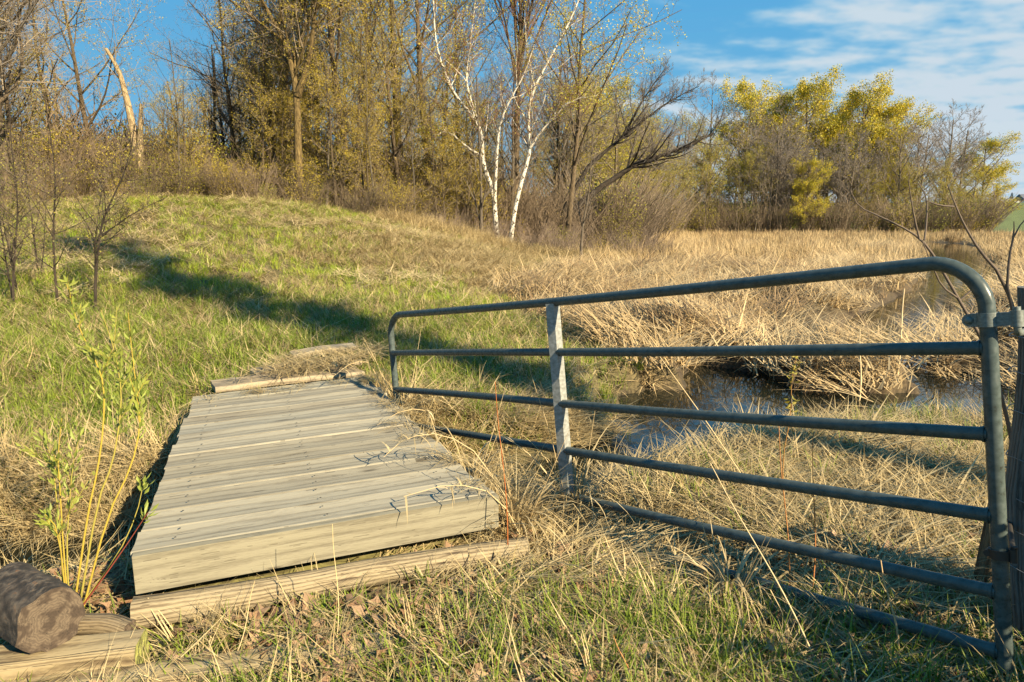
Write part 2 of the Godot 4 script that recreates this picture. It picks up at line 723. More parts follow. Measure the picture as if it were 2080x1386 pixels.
func setup_materials() -> void:
	mat_of("grass", Color(0.89, 0.90, 0.85), 0.7, true, 0.4)
	mat_of("straw", Color(0.86, 0.855, 0.835), 0.75, true, 0.2)
	mat_of("twig", Color.WHITE, 0.9, true)
	mat_of("leaf", Color.WHITE, 0.6, true, 0.6)
	mat_of("dead_leaf", Color.WHITE, 0.85, true, 0.2)
	var bark := mat_of("bark", Color.WHITE, 0.92, true)
	var g := Gradient.new()
	g.set_color(0, Color(0.45, 0.42, 0.38))
	g.set_color(1, Color(1.0, 1.0, 1.0))
	bark.albedo_texture = noise_tex(3, 0.02, 4, 256, false, g)
	bark.uv1_scale = Vector3(3, 0.6, 1)
	bark.heightmap_enabled = true
	bark.heightmap_texture = noise_tex(4, 0.03, 4, 256)
	bark.heightmap_scale = 2.0
	var birch := mat_of("birch_bark", Color.WHITE, 0.75, true)
	var gb := Gradient.new()
	gb.offsets = PackedFloat32Array([0.0, 0.30, 0.36, 1.0])
	gb.colors = PackedColorArray([Color(0.16, 0.14, 0.12), Color(0.3, 0.27, 0.24), Color(0.93, 0.91, 0.86), Color(1, 1, 1)])
	birch.albedo_texture = noise_tex(7, 0.015, 3, 256, false, gb)
	birch.uv1_scale = Vector3(1, 2.2, 1)
	# gate paint: grey-green enamel with scuffs
	var paint := mat_of("gate_paint", lin(0.088, 0.11, 0.105), 0.42)
	var gp := Gradient.new()
	gp.offsets = PackedFloat32Array([0.0, 0.22, 0.55, 0.78, 1.0])
	gp.colors = PackedColorArray([Color(0.42, 0.33, 0.26), Color(0.74, 0.75, 0.74), Color(0.86, 0.87, 0.87), Color(0.95, 0.95, 0.95), Color(1.0, 1.0, 1.0)])
	paint.albedo_texture = noise_tex(15, 0.035, 5, 256, false, gp)
	paint.uv1_triplanar = true
	paint.uv1_scale = Vector3(3, 3, 3)
	paint.roughness_texture = noise_tex(16, 0.05, 3, 256)
	paint.roughness = 0.6
	paint.metallic_specular = 0.35
	var galv := mat_of("galvanized", lin(0.38, 0.39, 0.37), 0.5, false, 0.0, 0.15)
	var gg := Gradient.new()
	gg.set_color(0, Color(0.6, 0.6, 0.58))
	gg.set_color(1, Color(1, 1, 1))
	galv.albedo_texture = noise_tex(18, 0.04, 3, 256, false, gg)
	galv.uv1_triplanar = true
	galv.uv1_scale = Vector3(4, 4, 4)
	var hs := mat_of("hinge_steel", lin(0.21, 0.24, 0.225), 0.55, false, 0.0, 0.1)
	hs.albedo_texture = galv.albedo_texture
	hs.uv1_triplanar = true
	hs.uv1_scale = Vector3(9, 9, 9)
	mat_of("iron", lin(0.045, 0.04, 0.035), 0.6, false, 0.0, 0.5)
	mat_of("wire", lin(0.22, 0.22, 0.22), 0.5, false, 0.0, 0.6)
	wood_mat("deck_wood", 101, 13.0, Color(0.56, 0.535, 0.465), Color(0.30, 0.275, 0.225), 0.58, 5)
	wood_mat("old_wood", 102, 16.0, Color(0.60, 0.55, 0.455), Color(0.27, 0.22, 0.165), 0.9, 3, 0.6)
	wood_mat("post_wood", 103, 22.0, Color(0.40, 0.395, 0.375), Color(0.14, 0.135, 0.125), 0.9, 0, 0.7)
	# sawn end: rings round the middle
	var im := Image.create(256, 256, false, Image.FORMAT_RGB8)
	var f := FastNoiseLite.new()
	f.seed = 77
	f.frequency = 0.03
	f.fractal_octaves = 3
	for y in 256:
		for x in 256:
			var q := Vector2(x - 128, y - 128)
			var r := q.length() + f.get_noise_2d(x, y) * 9.0
			var ring := 0.5 + 0.5 * sin(r * 0.55)
			var rot := clampf(f.get_noise_2d(x * 0.5 + 300.0, y * 0.5) * 2.2 + 0.35, 0.0, 1.0)
			var crack := absf(sin(atan2(q.y, q.x) * 3.5 + f.get_noise_2d(x * 2.0, y * 2.0 + 90.0) * 1.5))
			var col := Color(0.38, 0.33, 0.27).lerp(Color(0.26, 0.22, 0.18), ring * 0.6).lerp(Color(0.17, 0.13, 0.10), rot * 0.65)
			if crack < 0.045:
				col = col.lerp(Color(0.06, 0.05, 0.04), 0.8)
			im.set_pixel(x, y, col)
	var endm := mat_of("log_end", Color.WHITE, 0.9)
	endm.albedo_texture = ImageTexture.create_from_image(im)
	var lbk := mat_of("log_bark", Color.WHITE, 0.95)
	var gl := Gradient.new()
	gl.offsets = PackedFloat32Array([0.0, 0.38, 0.55, 0.75, 1.0])
	gl.colors = PackedColorArray([Color(0.05, 0.045, 0.04), Color(0.16, 0.135, 0.11), Color(0.25, 0.22, 0.19), Color(0.33, 0.30, 0.26), Color(0.4, 0.26, 0.15)])
	lbk.albedo_texture = noise_tex(51, 0.02, 5, 256, false, gl)
	lbk.normal_enabled = true
	lbk.normal_texture = noise_tex(51, 0.02, 5, 256, true, null, 10.0)
	lbk.uv1_triplanar = true
	lbk.uv1_scale = Vector3(5, 5, 5)
	# soil and thatch
	var soil := mat_of("soil", Color.WHITE, 0.95, true)
	var gs := Gradient.new()
	gs.offsets = PackedFloat32Array([0.0, 0.4, 0.6, 1.0])
	gs.colors = PackedColorArray([Color(0.5, 0.48, 0.45), Color(0.8, 0.8, 0.78), Color(1, 1, 1), Color(1.0, 1.0, 0.95)])
	soil.albedo_texture = noise_tex(31, 0.05, 5, 512, false, gs)
	soil.uv1_triplanar = true
	soil.uv1_world_triplanar = true
	soil.uv1_scale = Vector3(0.7, 0.7, 0.7)
	soil.normal_enabled = true
	soil.normal_texture = noise_tex(32, 0.06, 5, 512, true, null, 6.0)
	var water := mat_of("water", lin(0.010, 0.012, 0.008), 0.04)
	water.metallic_specular = 0.5
	water.normal_enabled = true
	water.normal_texture = noise_tex(41, 0.02, 2, 256, true, null, 1.2)
	water.normal_scale = 0.12
	water.uv1_triplanar = true
	water.uv1_world_triplanar = true
	water.uv1_scale = Vector3(0.6, 0.6, 0.6)


# colour of the bare ground: leaf mould in the woods, thatch on the open ground, mud by the water
func ground_color(x: float, d: float) -> Color:
	var straw := Color(0.19, 0.142, 0.07)
	var green := Color(0.12, 0.13, 0.035)
	var mud := Color(0.045, 0.033, 0.02)
	var litter := Color(0.15, 0.085, 0.035)
	var g := green_share(x, d)
	var c := straw.lerp(green, g * 0.75)
	var h := hgt(x, d)
	c = c.lerp(Color(0.10, 0.07, 0.035), 0.9 * wet(x, d))
	c = c.lerp(mud, 1.0 - ss(-0.32, -0.12, h))
	c = c.lerp(litter, wood_share(x, d))
	if d > 95.0 and x > 40.0:
		c = c.lerp(Color(0.13, 0.165, 0.045), ss(42.0, 60.0, x))
	var v := 0.75 + 0.5 * (0.5 + 0.5 * noise_c.get_noise_2d(x * 40.0, d * 40.0))
	return Color(c.r * v, c.g * v, c.b * v)


func wood_share(x: float, d: float) -> float:
	var left := ss(-1.0, 1.5, d - wood_edge(x)) * (1.0 - ss(-2.0, 4.0, x - 6.0 - maxf(0.0, d - 32.0) * 0.2))
	var far := ss(80.0, 84.0, d) * (1.0 - ss(50.0, 58.0, x))
	return maxf(left, far)


func wood_edge(x: float) -> float:
	return 23.0 + 3.5 * ss(-6.0, 1.0, x) - 3.5 * ss(-9.0, -15.0, x)


func green_share(x: float, d: float) -> float:
	var n := 0.5 + 0.65 * noise_c.get_noise_2d(x * 5.0, d * 5.0) + 0.45 * noise_b.get_noise_2d(x * 4.0 + 9.0, d * 4.0)
	var s := 0.22
	if d < 2.9:
		s = 0.56 + 0.3 * ss(-0.1, 0.8, x) - 0.25 * ss(2.3, 2.7, d)
	elif d < 10.5:
		s = 0.78 * (1.0 - ss(-0.6, 1.6, x)) + 0.38
		s -= 0.30 * ss(9.5, 12.0, d)
	else:
		s = 0.64 + 0.10 * (1.0 - ss(-9.0, -3.0, x))
	s -= 0.42 * ss(-4.5, 0.0, x) * ss(11.0, 14.0, d)
	s += 0.55 * exp(-Vector2((x + 6.4) / 1.6, (d - 20.0) / 2.6).length_squared())
	s += 0.3 * exp(-Vector2((x + 10.5) / 4.0, (d - 20.5) / 2.0).length_squared())
	s -= 0.5 * wet(x, d)
	return clampf(s + (n - 0.5) * 1.25, 0.0, 1.0)


func build_land() -> void:
	var b := Buf.new(false)
	var rings := []
	var r := 0.35
	while r < 900.0:
		rings.append(r)
		r *= 1.028 if r < 40.0 else 1.06
	var nseg := 300
	var cols := nseg + 1
	# the sheet goes all the way round; three quarters of its columns lie in front
	var angs := PackedFloat32Array()
	for k in cols:
		var f := float(k) / nseg
		var a := 0.0
		if f < 0.8:
			a = lerpf(-62.0, 62.0, f / 0.8)
		else:
			a = lerpf(62.0, 298.0, (f - 0.8) / 0.2)
		angs.append(deg_to_rad(a))
	b.smooth = true
	b.vert(Vector3(0, hgt(0, 0), 0), Vector3.UP, ground_color(0, 0), Vector2.ZERO)
	for i in rings.size():
		for k in cols:
			var x: float = rings[i] * sin(angs[k])
			var d: float = rings[i] * cos(angs[k])
			b.vert(Vector3(x, hgt(x, d), -d), Vector3.UP, ground_color(x, d), Vector2(x, d))
	for k in nseg:
		b.tri(0, 1 + k, 2 + k)
	for i in rings.size() - 1:
		for k in nseg:
			var a := 1 + i * cols + k
			var q := a + cols
			b.tri(a, q, a + 1)
			b.tri(a + 1, q, q + 1)
	var nn := PackedVector3Array()
	nn.resize(b.v.size())
	for t in range(0, b.ix.size(), 3):
		var p0 := b.v[b.ix[t]]
		var fn := (b.v[b.ix[t + 2]] - p0).cross(b.v[b.ix[t + 1]] - p0)
		for k in 3:
			nn[b.ix[t + k]] += fn
	for i in nn.size():
		nn[i] = nn[i].normalized() if nn[i].y > 0.0 else Vector3.UP
	b.n = nn
	var o := part("ground", b.mesh(), mats.soil)
	tag(o, "", "", "", "structure")

	var wb := Buf.new()
	var ys := WATER
	var q := [Vector3(-12, ys, -1.5), Vector3(70, ys, -1.5), Vector3(70, ys, -90), Vector3(-12, ys, -90)]
	for p in q:
		wb.vert(p, Vector3.UP, Color.WHITE, Vector2(p.x, p.z))
	wb.tri(0, 2, 1)
	wb.tri(0, 3, 2)
	var wo := part("water", wb.mesh(), mats.water)
	tag(wo, "", "", "", "structure")


# ---------------------------------------------------------------- footbridge
func build_bridge() -> void:
	var rng := RandomNumberGenerator.new()
	rng.seed = 71
	var top := 0.25
	var nl := Vector3(-1.40, top, -2.275)
	var fl := Vector3(-2.215, top, -4.485)
	var fr := Vector3(-1.14, top, -5.095)
	var nr := Vector3(-0.075, top, -2.825)
	var t := thing("footbridge", "low plank footbridge of weathered grey boards over the ditch beside the gate", "footbridge", Vector3(-1.2, 0, -3.65))
	var org := t.position
	var count := 13
	for i in count:
		var f0 := (i + 0.014) / count
		var f1 := (i + 1 - 0.014) / count
		var b := Buf.new()
		var jl := rng.randf_range(-0.012, 0.012)
		var jr := rng.randf_range(-0.02, 0.012)
		var dirx := (nr - nl).normalized()
		var a := nl.lerp(fl, f0) + dirx * jl
		var d := nl.lerp(fl, f1) + dirx * jl
		var bb := nr.lerp(fr, f0) + dirx * jr
		var c := nr.lerp(fr, f1) + dirx * jr
		var lift := rng.randf_range(-0.003, 0.003)
		var warp := rng.randf_range(-0.004, 0.004)
		rounded_board(b, [a, bb, c, d], lift, warp, 0.038, org, rng)
		part("board", b.mesh(), mats.deck_wood, t)
	# the front rim board stands on edge under the first board's nose
	var across := (nr - nl).normalized()
	var out := Vector3(-across.z, 0, across.x)
	if out.z < 0:
		out = -out
	var rim := Buf.new()
	var a0 := nl + out * 0.004 + across * 0.002
	var a1 := nr + out * 0.004
	var lo := Vector3(0, -0.15, 0)
	var hi := Vector3(0, -0.001, 0)
	var th := out * 0.036
	rim.block([a0 + lo - org, a1 + lo - org, a1 + lo + th - org, a0 + lo + th - org, a0 + hi - org, a1 + hi - org, a1 + hi + th - org, a0 + hi + th - org], Color(0.80, 0.80, 0.76), Vector2(0.1, 0.3), 1.0)
	remap_board(rim)
	part("rim_board", rim.mesh(), mats.deck_wood, t)
	# joists under the boards
	for e in [[0.08, 0.11], [0.47, 0.50], [0.87, 0.90]]:
		var j := Buf.new()
		var n0: Vector3 = nl.lerp(nr, e[0]) - out * 0.03
		var n1: Vector3 = nl.lerp(nr, e[1]) - out * 0.03
		var q0: Vector3 = fl.lerp(fr, e[0])
		var q1: Vector3 = fl.lerp(fr, e[1])
		var y0 := Vector3(0, -0.19, 0)
		var y1 := Vector3(0, -0.043, 0)
		j.block([n0 + y0 - org, n1 + y0 - org, q1 + y0 - org, q0 + y0 - org, n0 + y1 - org, n1 + y1 - org, q1 + y1 - org, q0 + y1 - org], Color(0.85, 0.83, 0.74), Vector2.ZERO, 1.0)
		part("joist", j.mesh(), mats.old_wood, t)
	# the mossy sill it rests on at the near bank, and one at the far bank
	for e in [0.035, 0.95]:
		var s := Buf.new()
		var n0: Vector3 = nl.lerp(fl, e)
		var n1: Vector3 = nr.lerp(fr, e)
		var back := -out * 0.10
		var y0 := Vector3(0, -0.34, 0)
		var y1 := Vector3(0, -0.192, 0)
		s.block([n0 + y0 - org, n1 + y0 - org, n1 + y0 + back - org, n0 + y0 + back - org, n0 + y1 - org, n1 + y1 - org, n1 + y1 + back - org, n0 + y1 + back - org], Color(0.42, 0.46, 0.20), Vector2(0.3, 0.1), 1.0)
		part("sill_beam", s.mesh(), mats.old_wood, t)
	# nails
	var nails := Buf.new(false)
	for i in count:
		for e in [0.1, 0.485, 0.885]:
			for s in [0.3, 0.72]:
				var f: float = (i + s) / count
				var p: Vector3 = nl.lerp(fl, f).lerp(nr.lerp(fr, f), e) - org
				p += Vector3(rng.randf_range(-0.012, 0.012), 0.003, rng.randf_range(-0.01, 0.01))
				var m0 := nails.v.size()
				for k in 6:
					nails.vert(p + Vector3(cos(TAU * k / 6), 0, sin(TAU * k / 6)) * 0.005, Vector3.UP, Color.WHITE, Vector2.ZERO)
				for k in range(1, 5):
					nails.tri(m0, m0 + k, m0 + k + 1)
	var no := part("nail_heads", nails.mesh(), mats.iron, t)
	no.set_meta("kind", "stuff")
	# two loose old planks that lead off the far end
	var P := [[Vector3(-2.16, 0.262, -4.70), Vector3(-1.20, 0.25, -5.28), 0.24, "short grey plank lying against the far end of the footbridge"], [Vector3(-2.02, 0.27, -5.10), Vector3(-1.28, 0.29, -5.55), 0.22, "half buried plank under straw past the end of the footbridge"], [Vector3(-1.92, 0.30, -5.72), Vector3(-1.42, 0.33, -6.0), 0.16, "grey plank end sticking out of the grass beyond the footbridge"]]
	for e in P:
		var b := Buf.new()
		var p0: Vector3 = e[0]
		var p1: Vector3 = e[1]
		var al := (p1 - p0).normalized()
		var wd := Vector3(al.z, 0, -al.x).normalized()
		if wd.z > 0:
			wd = -wd
		wd *= e[2]
		var o: Vector3 = (p0 + p1) * 0.5
		o.y = hgt(o.x, -o.z)
		rounded_board(b, [p0, p1, p1 + wd, p0 + wd * 1.05], 0.0, 0.01, 0.045, o, rng)
		var po := part("loose_plank", b.mesh(), mats.old_wood)
		po.position = o
		tag(po, e[3], "plank")


# one plank: near-left, near-right, far-right, far-left top corners; top edges eased, boards cupped a little
func rounded_board(b: Buf, q: Array, lift: float, warp: float, thick: float, org: Vector3, rng: RandomNumberGenerator) -> void:
	var steps := 8
	var uo := Vector2(rng.randf() * 4.0, rng.randf() * 4.0)
	var tint := rng.randf_range(0.80, 1.14)
	var warm := rng.randf_range(-0.03, 0.05)
	var col := Color(tint * (1.0 + warm), tint, tint * (1.0 - warm * 1.4))
	# profile across the board: v from near edge to far edge, height
	var prof := [[0.0, -thick], [0.0, -0.011], [0.03, -0.001], [0.13, -0.004], [0.5, -0.009], [0.84, -0.005], [0.95, 0.002], [0.985, -0.001], [1.0, -0.011], [1.0, -thick]]
	var start := b.v.size()
	var width: float = (q[3] - q[0]).length()
	for i in steps + 1:
		var f := float(i) / steps
		var near: Vector3 = q[0].lerp(q[1], f)
		var far: Vector3 = q[3].lerp(q[2], f)
		var bend := warp * sin(f * PI) + rng.randf_range(-0.0012, 0.0012)
		var length: float = (q[1] - q[0]).length()
		for k in prof.size():
			var p := near.lerp(far, prof[k][0])
			p.y += lift + bend + prof[k][1]
			var nn := Vector3.UP
			var toward := (far - near).normalized()
			if k == 0 or k == 1:
				nn = (-toward + (Vector3.UP * 0.4 if k == 1 else Vector3.ZERO)).normalized()
			elif k >= prof.size() - 2:
				nn = (toward + (Vector3.UP * 0.4 if k == prof.size() - 2 else Vector3.ZERO)).normalized()
			else:
				var run: float = (prof[k + 1][0] - prof[k - 1][0]) * width
				var rise: float = prof[k + 1][1] - prof[k - 1][1]
				nn = (Vector3.UP * run - toward * rise).normalized()
			b.vert(p - org, nn, col, uo + Vector2(f * length * 0.55, (prof[k][0] * width - prof[k][1]) * 1.6))
	var m := prof.size()
	for i in steps:
		for k in m - 1:
			var a := start + i * m + k
			var c := a + m
			b.tri(a, a + 1, c)
			b.tri(a + 1, c + 1, c)
	# ends
	for e in [0, steps]:
		var s := b.v.size()
		var nn: Vector3 = (q[0] - q[1]).normalized() * (1.0 if e == 0 else -1.0)
		for k in m:
			b.vert(b.v[start + e * m + k], nn, col, uo + Vector2(0.02 * k, 0.3 * prof[k][0]))
		for k in range(1, m - 1):
			if e == 0:
				b.tri(s, s + k + 1, s + k)
			else:
				b.tri(s, s + k, s + k + 1)


# lay the grain of a block along its length
func remap_board(b: Buf) -> void:
	for i in b.uv.size():
		b.uv[i] = Vector2(b.uv[i].x * 0.55, b.uv[i].y * 1.6)


# ---------------------------------------------------------------- gate
func gate_frame() -> Array:
	var yaw := 0.8748
	var sag := 0.1546
	var lean := -0.0215
	var gh := Vector3(-cos(yaw), 0, -sin(yaw))
	var g := gh * cos(sag) - Vector3.UP * sin(sag)
	var dn := -(gh * sin(sag) + Vector3.UP * cos(sag))
	var nn := g.cross(dn)
	dn = dn * cos(lean) - nn * sin(lean)
	return [Vector3(1.4236, EYE - 0.1092, -2.0124), g, dn, g.cross(dn)]


func build_gate() -> void:
	var F := gate_frame()
	var P0: Vector3 = F[0]
	var g: Vector3 = F[1]
	var dn: Vector3 = F[2]
	var nn: Vector3 = F[3]
	var L := 3.6567
	var r := 0.0232
	var base := P0 + dn * 1.22
	var t := thing("farm_gate", "grey-green tubular steel farm gate sagging open beside the plank footbridge", "gate", base)
	var rng := RandomNumberGenerator.new()
	rng.seed = 5
	# outer frame: one bent tube, top corners swept round
	var pts := PackedVector3Array()
	pts.append(P0 + dn * 1.27 - base)
	for k in 8:
		pts.append(P0 + dn * lerpf(1.22, 0.24, k / 7.0) - base)
	var R := 0.16
	for k in range(1, 10):
		var a := k / 10.0 * PI / 2.0
		pts.append(P0 + g * (R - R * cos(a)) + dn * (R - R * sin(a)) - base)
	for k in 13:
		var s := lerpf(R, L - R, k / 12.0)
		pts.append(P0 + g * s + dn * (0.012 * sin(PI * s / L)) - base)
	for k in range(1, 10):
		var a := k / 10.0 * PI / 2.0
		pts.append(P0 + g * (L - R + R * sin(a)) + dn * (R - R * cos(a)) - base)
	for k in 8:
		pts.append(P0 + g * L + dn * lerpf(0.2, 1.22, k / 7.0) - base)
	var rad := PackedFloat32Array()
	for p in pts:
		rad.append(r)
	var fb := Buf.new()
	fb.tube(pts, rad, 18, Color.WHITE, true)
	part("outer_frame", fb.mesh(), mats.gate_paint, t)
	# cross rails, a little bowed by years of leaning cattle
	var hs := [0.2711, 0.5365, 0.7906, 1.03, 1.22]
	var bow := [0.010, 0.022, 0.012, 0.020, 0.0]
	for i in hs.size():
		var rp := PackedVector3Array()
		var rr := PackedFloat32Array()
		for k in 15:
			var f := k / 14.0
			var s := lerpf(r * 0.6, L - r * 0.6, f)
			var off: float = bow[i] * (sin(PI * f) * 0.6 + sin(TAU * f + 0.6) * 0.4 * f)
			rp.append(P0 + g * s + dn * (hs[i] + off) + nn * off * 0.5 - base)
			rr.append(r * 0.93)
		var rb := Buf.new()
		rb.tube(rp, rr, 16, Color.WHITE, true)
		var ro := part("rail", rb.mesh(), mats.gate_paint, t)
		# weld collars at the hinge upright
		var wb := Buf.new()
		var w0: Vector3 = P0 + g * (r * 0.9) + dn * hs[i] - base
		wb.tube(PackedVector3Array([w0, w0 + g * 0.004, w0 + g * 0.012]), PackedFloat32Array([r * 1.13, r * 1.12, r * 0.95]), 14, Color.WHITE)
		part("weld", wb.mesh(), mats.gate_paint, ro)
	# the middle brace: a folded channel the rails pass through
	var s0 := L * 0.5245
	var cb := Buf.new()
	var q := func(a: float, b: float, c: float) -> Vector3: return P0 + g * (s0 + a) + nn * b + dn * c - base
	var prof := [[0.031, 0.016], [0.014, 0.034], [-0.031, 0.020]]
	for w in 2:
		var e0: Array = prof[w]
		var e1: Array = prof[w + 1]
		cb.block([q.call(e0[0], e0[1], 1.235), q.call(e1[0], e1[1], 1.235), q.call(e1[0], e1[1] - 0.004, 1.235), q.call(e0[0], e0[1] - 0.004, 1.235), q.call(e0[0], e0[1], 0.02), q.call(e1[0], e1[1], 0.02), q.call(e1[0], e1[1] - 0.004, 0.02), q.call(e0[0], e0[1] - 0.004, 0.02)], Color.WHITE, Vector2.ZERO, 1.0)
	for e in [[0.031, 0.028, 0.012], [-0.031, -0.028, 0.016]]:
		cb.block([q.call(e[0], -0.024, 1.235), q.call(e[1], -0.024, 1.235), q.call(e[1], e[2], 1.235), q.call(e[0], e[2], 1.235), q.call(e[0], -0.024, 0.02), q.call(e[1], -0.024, 0.02), q.call(e[1], e[2], 0.02), q.call(e[0], e[2], 0.02)], Color.WHITE, Vector2.ZERO, 1.0)
	part("brace", cb.mesh(), mats.galvanized, t)
	# top hinge: strap clamped round the upright, carriage bolt, eye for the pin
	var hc := Node3D.new()
	hc.name = "hinge_clamp"
	t.add_child(hc)
	var hy := 0.155 + 0.03
	var side := -g
	var ring := Buf.new()
	var rp2 := PackedVector3Array()
	var rr2 := PackedFloat32Array()
	var cen := P0 + dn * hy - base
	ring_strap(ring, cen, dn, side, nn, r + 0.001, 0.006, 0.042)
	part("strap", ring.mesh(), mats.hinge_steel, hc)
	for e in [-1.0, 1.0]:
		var tab := Buf.new()
		var x0: Vector3 = cen + side * (r * 0.6) * e
		var len := 0.032 if e < 0 else 0.05
		var a: Vector3 = x0 + nn * (0.004)
		var b2: Vector3 = x0 + side * e * len
		tab.block([a + dn * 0.02 - nn * 0.012, b2 + dn * 0.02 - nn * 0.012, b2 + dn * 0.02 + nn * 0.012, a + dn * 0.02 + nn * 0.012, a - dn * 0.02 - nn * 0.012, b2 - dn * 0.02 - nn * 0.012, b2 - dn * 0.02 + nn * 0.012, a - dn * 0.02 + nn * 0.012], Color.WHITE, Vector2.ZERO, 1.0)
		part("strap_ear", tab.mesh(), mats.hinge_steel, hc)
	var bolt := Buf.new()
	var bc := cen - side * 0.046
	dome(bolt, bc - nn * 0.012, -nn, 0.014, 0.008)
	dome(bolt, bc + nn * 0.012, nn, 0.013, 0.012)
	part("bolt", bolt.mesh(), mats.hinge_steel, hc)
	var lobe := Buf.new()
	lobe.tube(PackedVector3Array([bc - nn * 0.0115, bc + nn * 0.0115]), PackedFloat32Array([0.0195, 0.0195]), 20, Color.WHITE, true)
	part("strap_lobe", lobe.mesh(), mats.hinge_steel, hc)
	var eye := Buf.new()
	var ec := cen + side * 0.072
	eye.tube(PackedVector3Array([ec + dn * 0.024, ec - dn * 0.024]), PackedFloat32Array([0.017, 0.017]), 14, Color.WHITE, true)
	part("hinge_eye", eye.mesh(), mats.hinge_steel, hc)
	# lower hinge: a dark strap with a bolt
	var lc := Node3D.new()
	lc.name = "lower_hinge"
	t.add_child(lc)
	var lb := Buf.new()
	var lcen := P0 + dn * 0.905 - base
	ring_strap(lb, lcen, dn, side, nn, r + 0.001, 0.005, 0.028)
	part("strap", lb.mesh(), mats.iron, lc)
	var le := Buf.new()
	le.tube(PackedVector3Array([lcen - side * 0.028 - nn * 0.02, lcen - side * 0.028 + nn * 0.02]), PackedFloat32Array([0.010, 0.010]), 10, Color.WHITE, true)
	le.tube(PackedVector3Array([lcen + side * 0.034 + dn * 0.02, lcen + side * 0.034 - dn * 0.02]), PackedFloat32Array([0.012, 0.012]), 10, Color.WHITE, true)
	part("bolt", le.mesh(), mats.iron, lc)


func ring_strap(b: Buf, cen: Vector3, ax: Vector3, u: Vector3, w: Vector3, r: float, th: float, tall: float) -> void:
	var prof := [[r, -0.5], [r + th, -0.5], [r + th, 0.5], [r, 0.5], [r, -0.5]]
	var nrm := [Vector2(0, -1), Vector2(1, 0), Vector2(0, 1), Vector2(-1, 0)]
	var seg := 20
	for k in 4:
		var s := b.v.size()
		for i in seg + 1:
			var a := TAU * i / seg
			var o := u * cos(a) + w * sin(a)
			for e in 2:
				b.vert(cen + o * prof[k + e][0] + ax * (prof[k + e][1] * tall), (o * nrm[k].x + ax * nrm[k].y).normalized(), Color.WHITE, Vector2(i * 0.05, e))
		for i in seg:
			var a := s + i * 2
			b.tri(a, a + 1, a + 2)
			b.tri(a + 1, a + 3, a + 2)


func dome(b: Buf, p: Vector3, ax: Vector3, r: float, high: float) -> void:
	var u := ax.cross(Vector3(0.2, 1, 0.1)).normalized()
	var w := ax.cross(u)
	var s := b.v.size()
	for j in 4:
		var f := j / 3.0 * PI / 2.0
		for k in 11:
			var a := TAU * k / 10.0
			var o := u * cos(a) + w * sin(a)
			b.vert(p + o * r * cos(f) + ax * high * sin(f), (o * cos(f) + ax * sin(f)).normalized(), Color.WHITE, Vector2(k, j))
	for j in 3:
		for k in 10:
			var a := s + j * 11 + k
			b.tri(a, a + 11, a + 1)
			b.tri(a + 1, a + 11, a + 12)


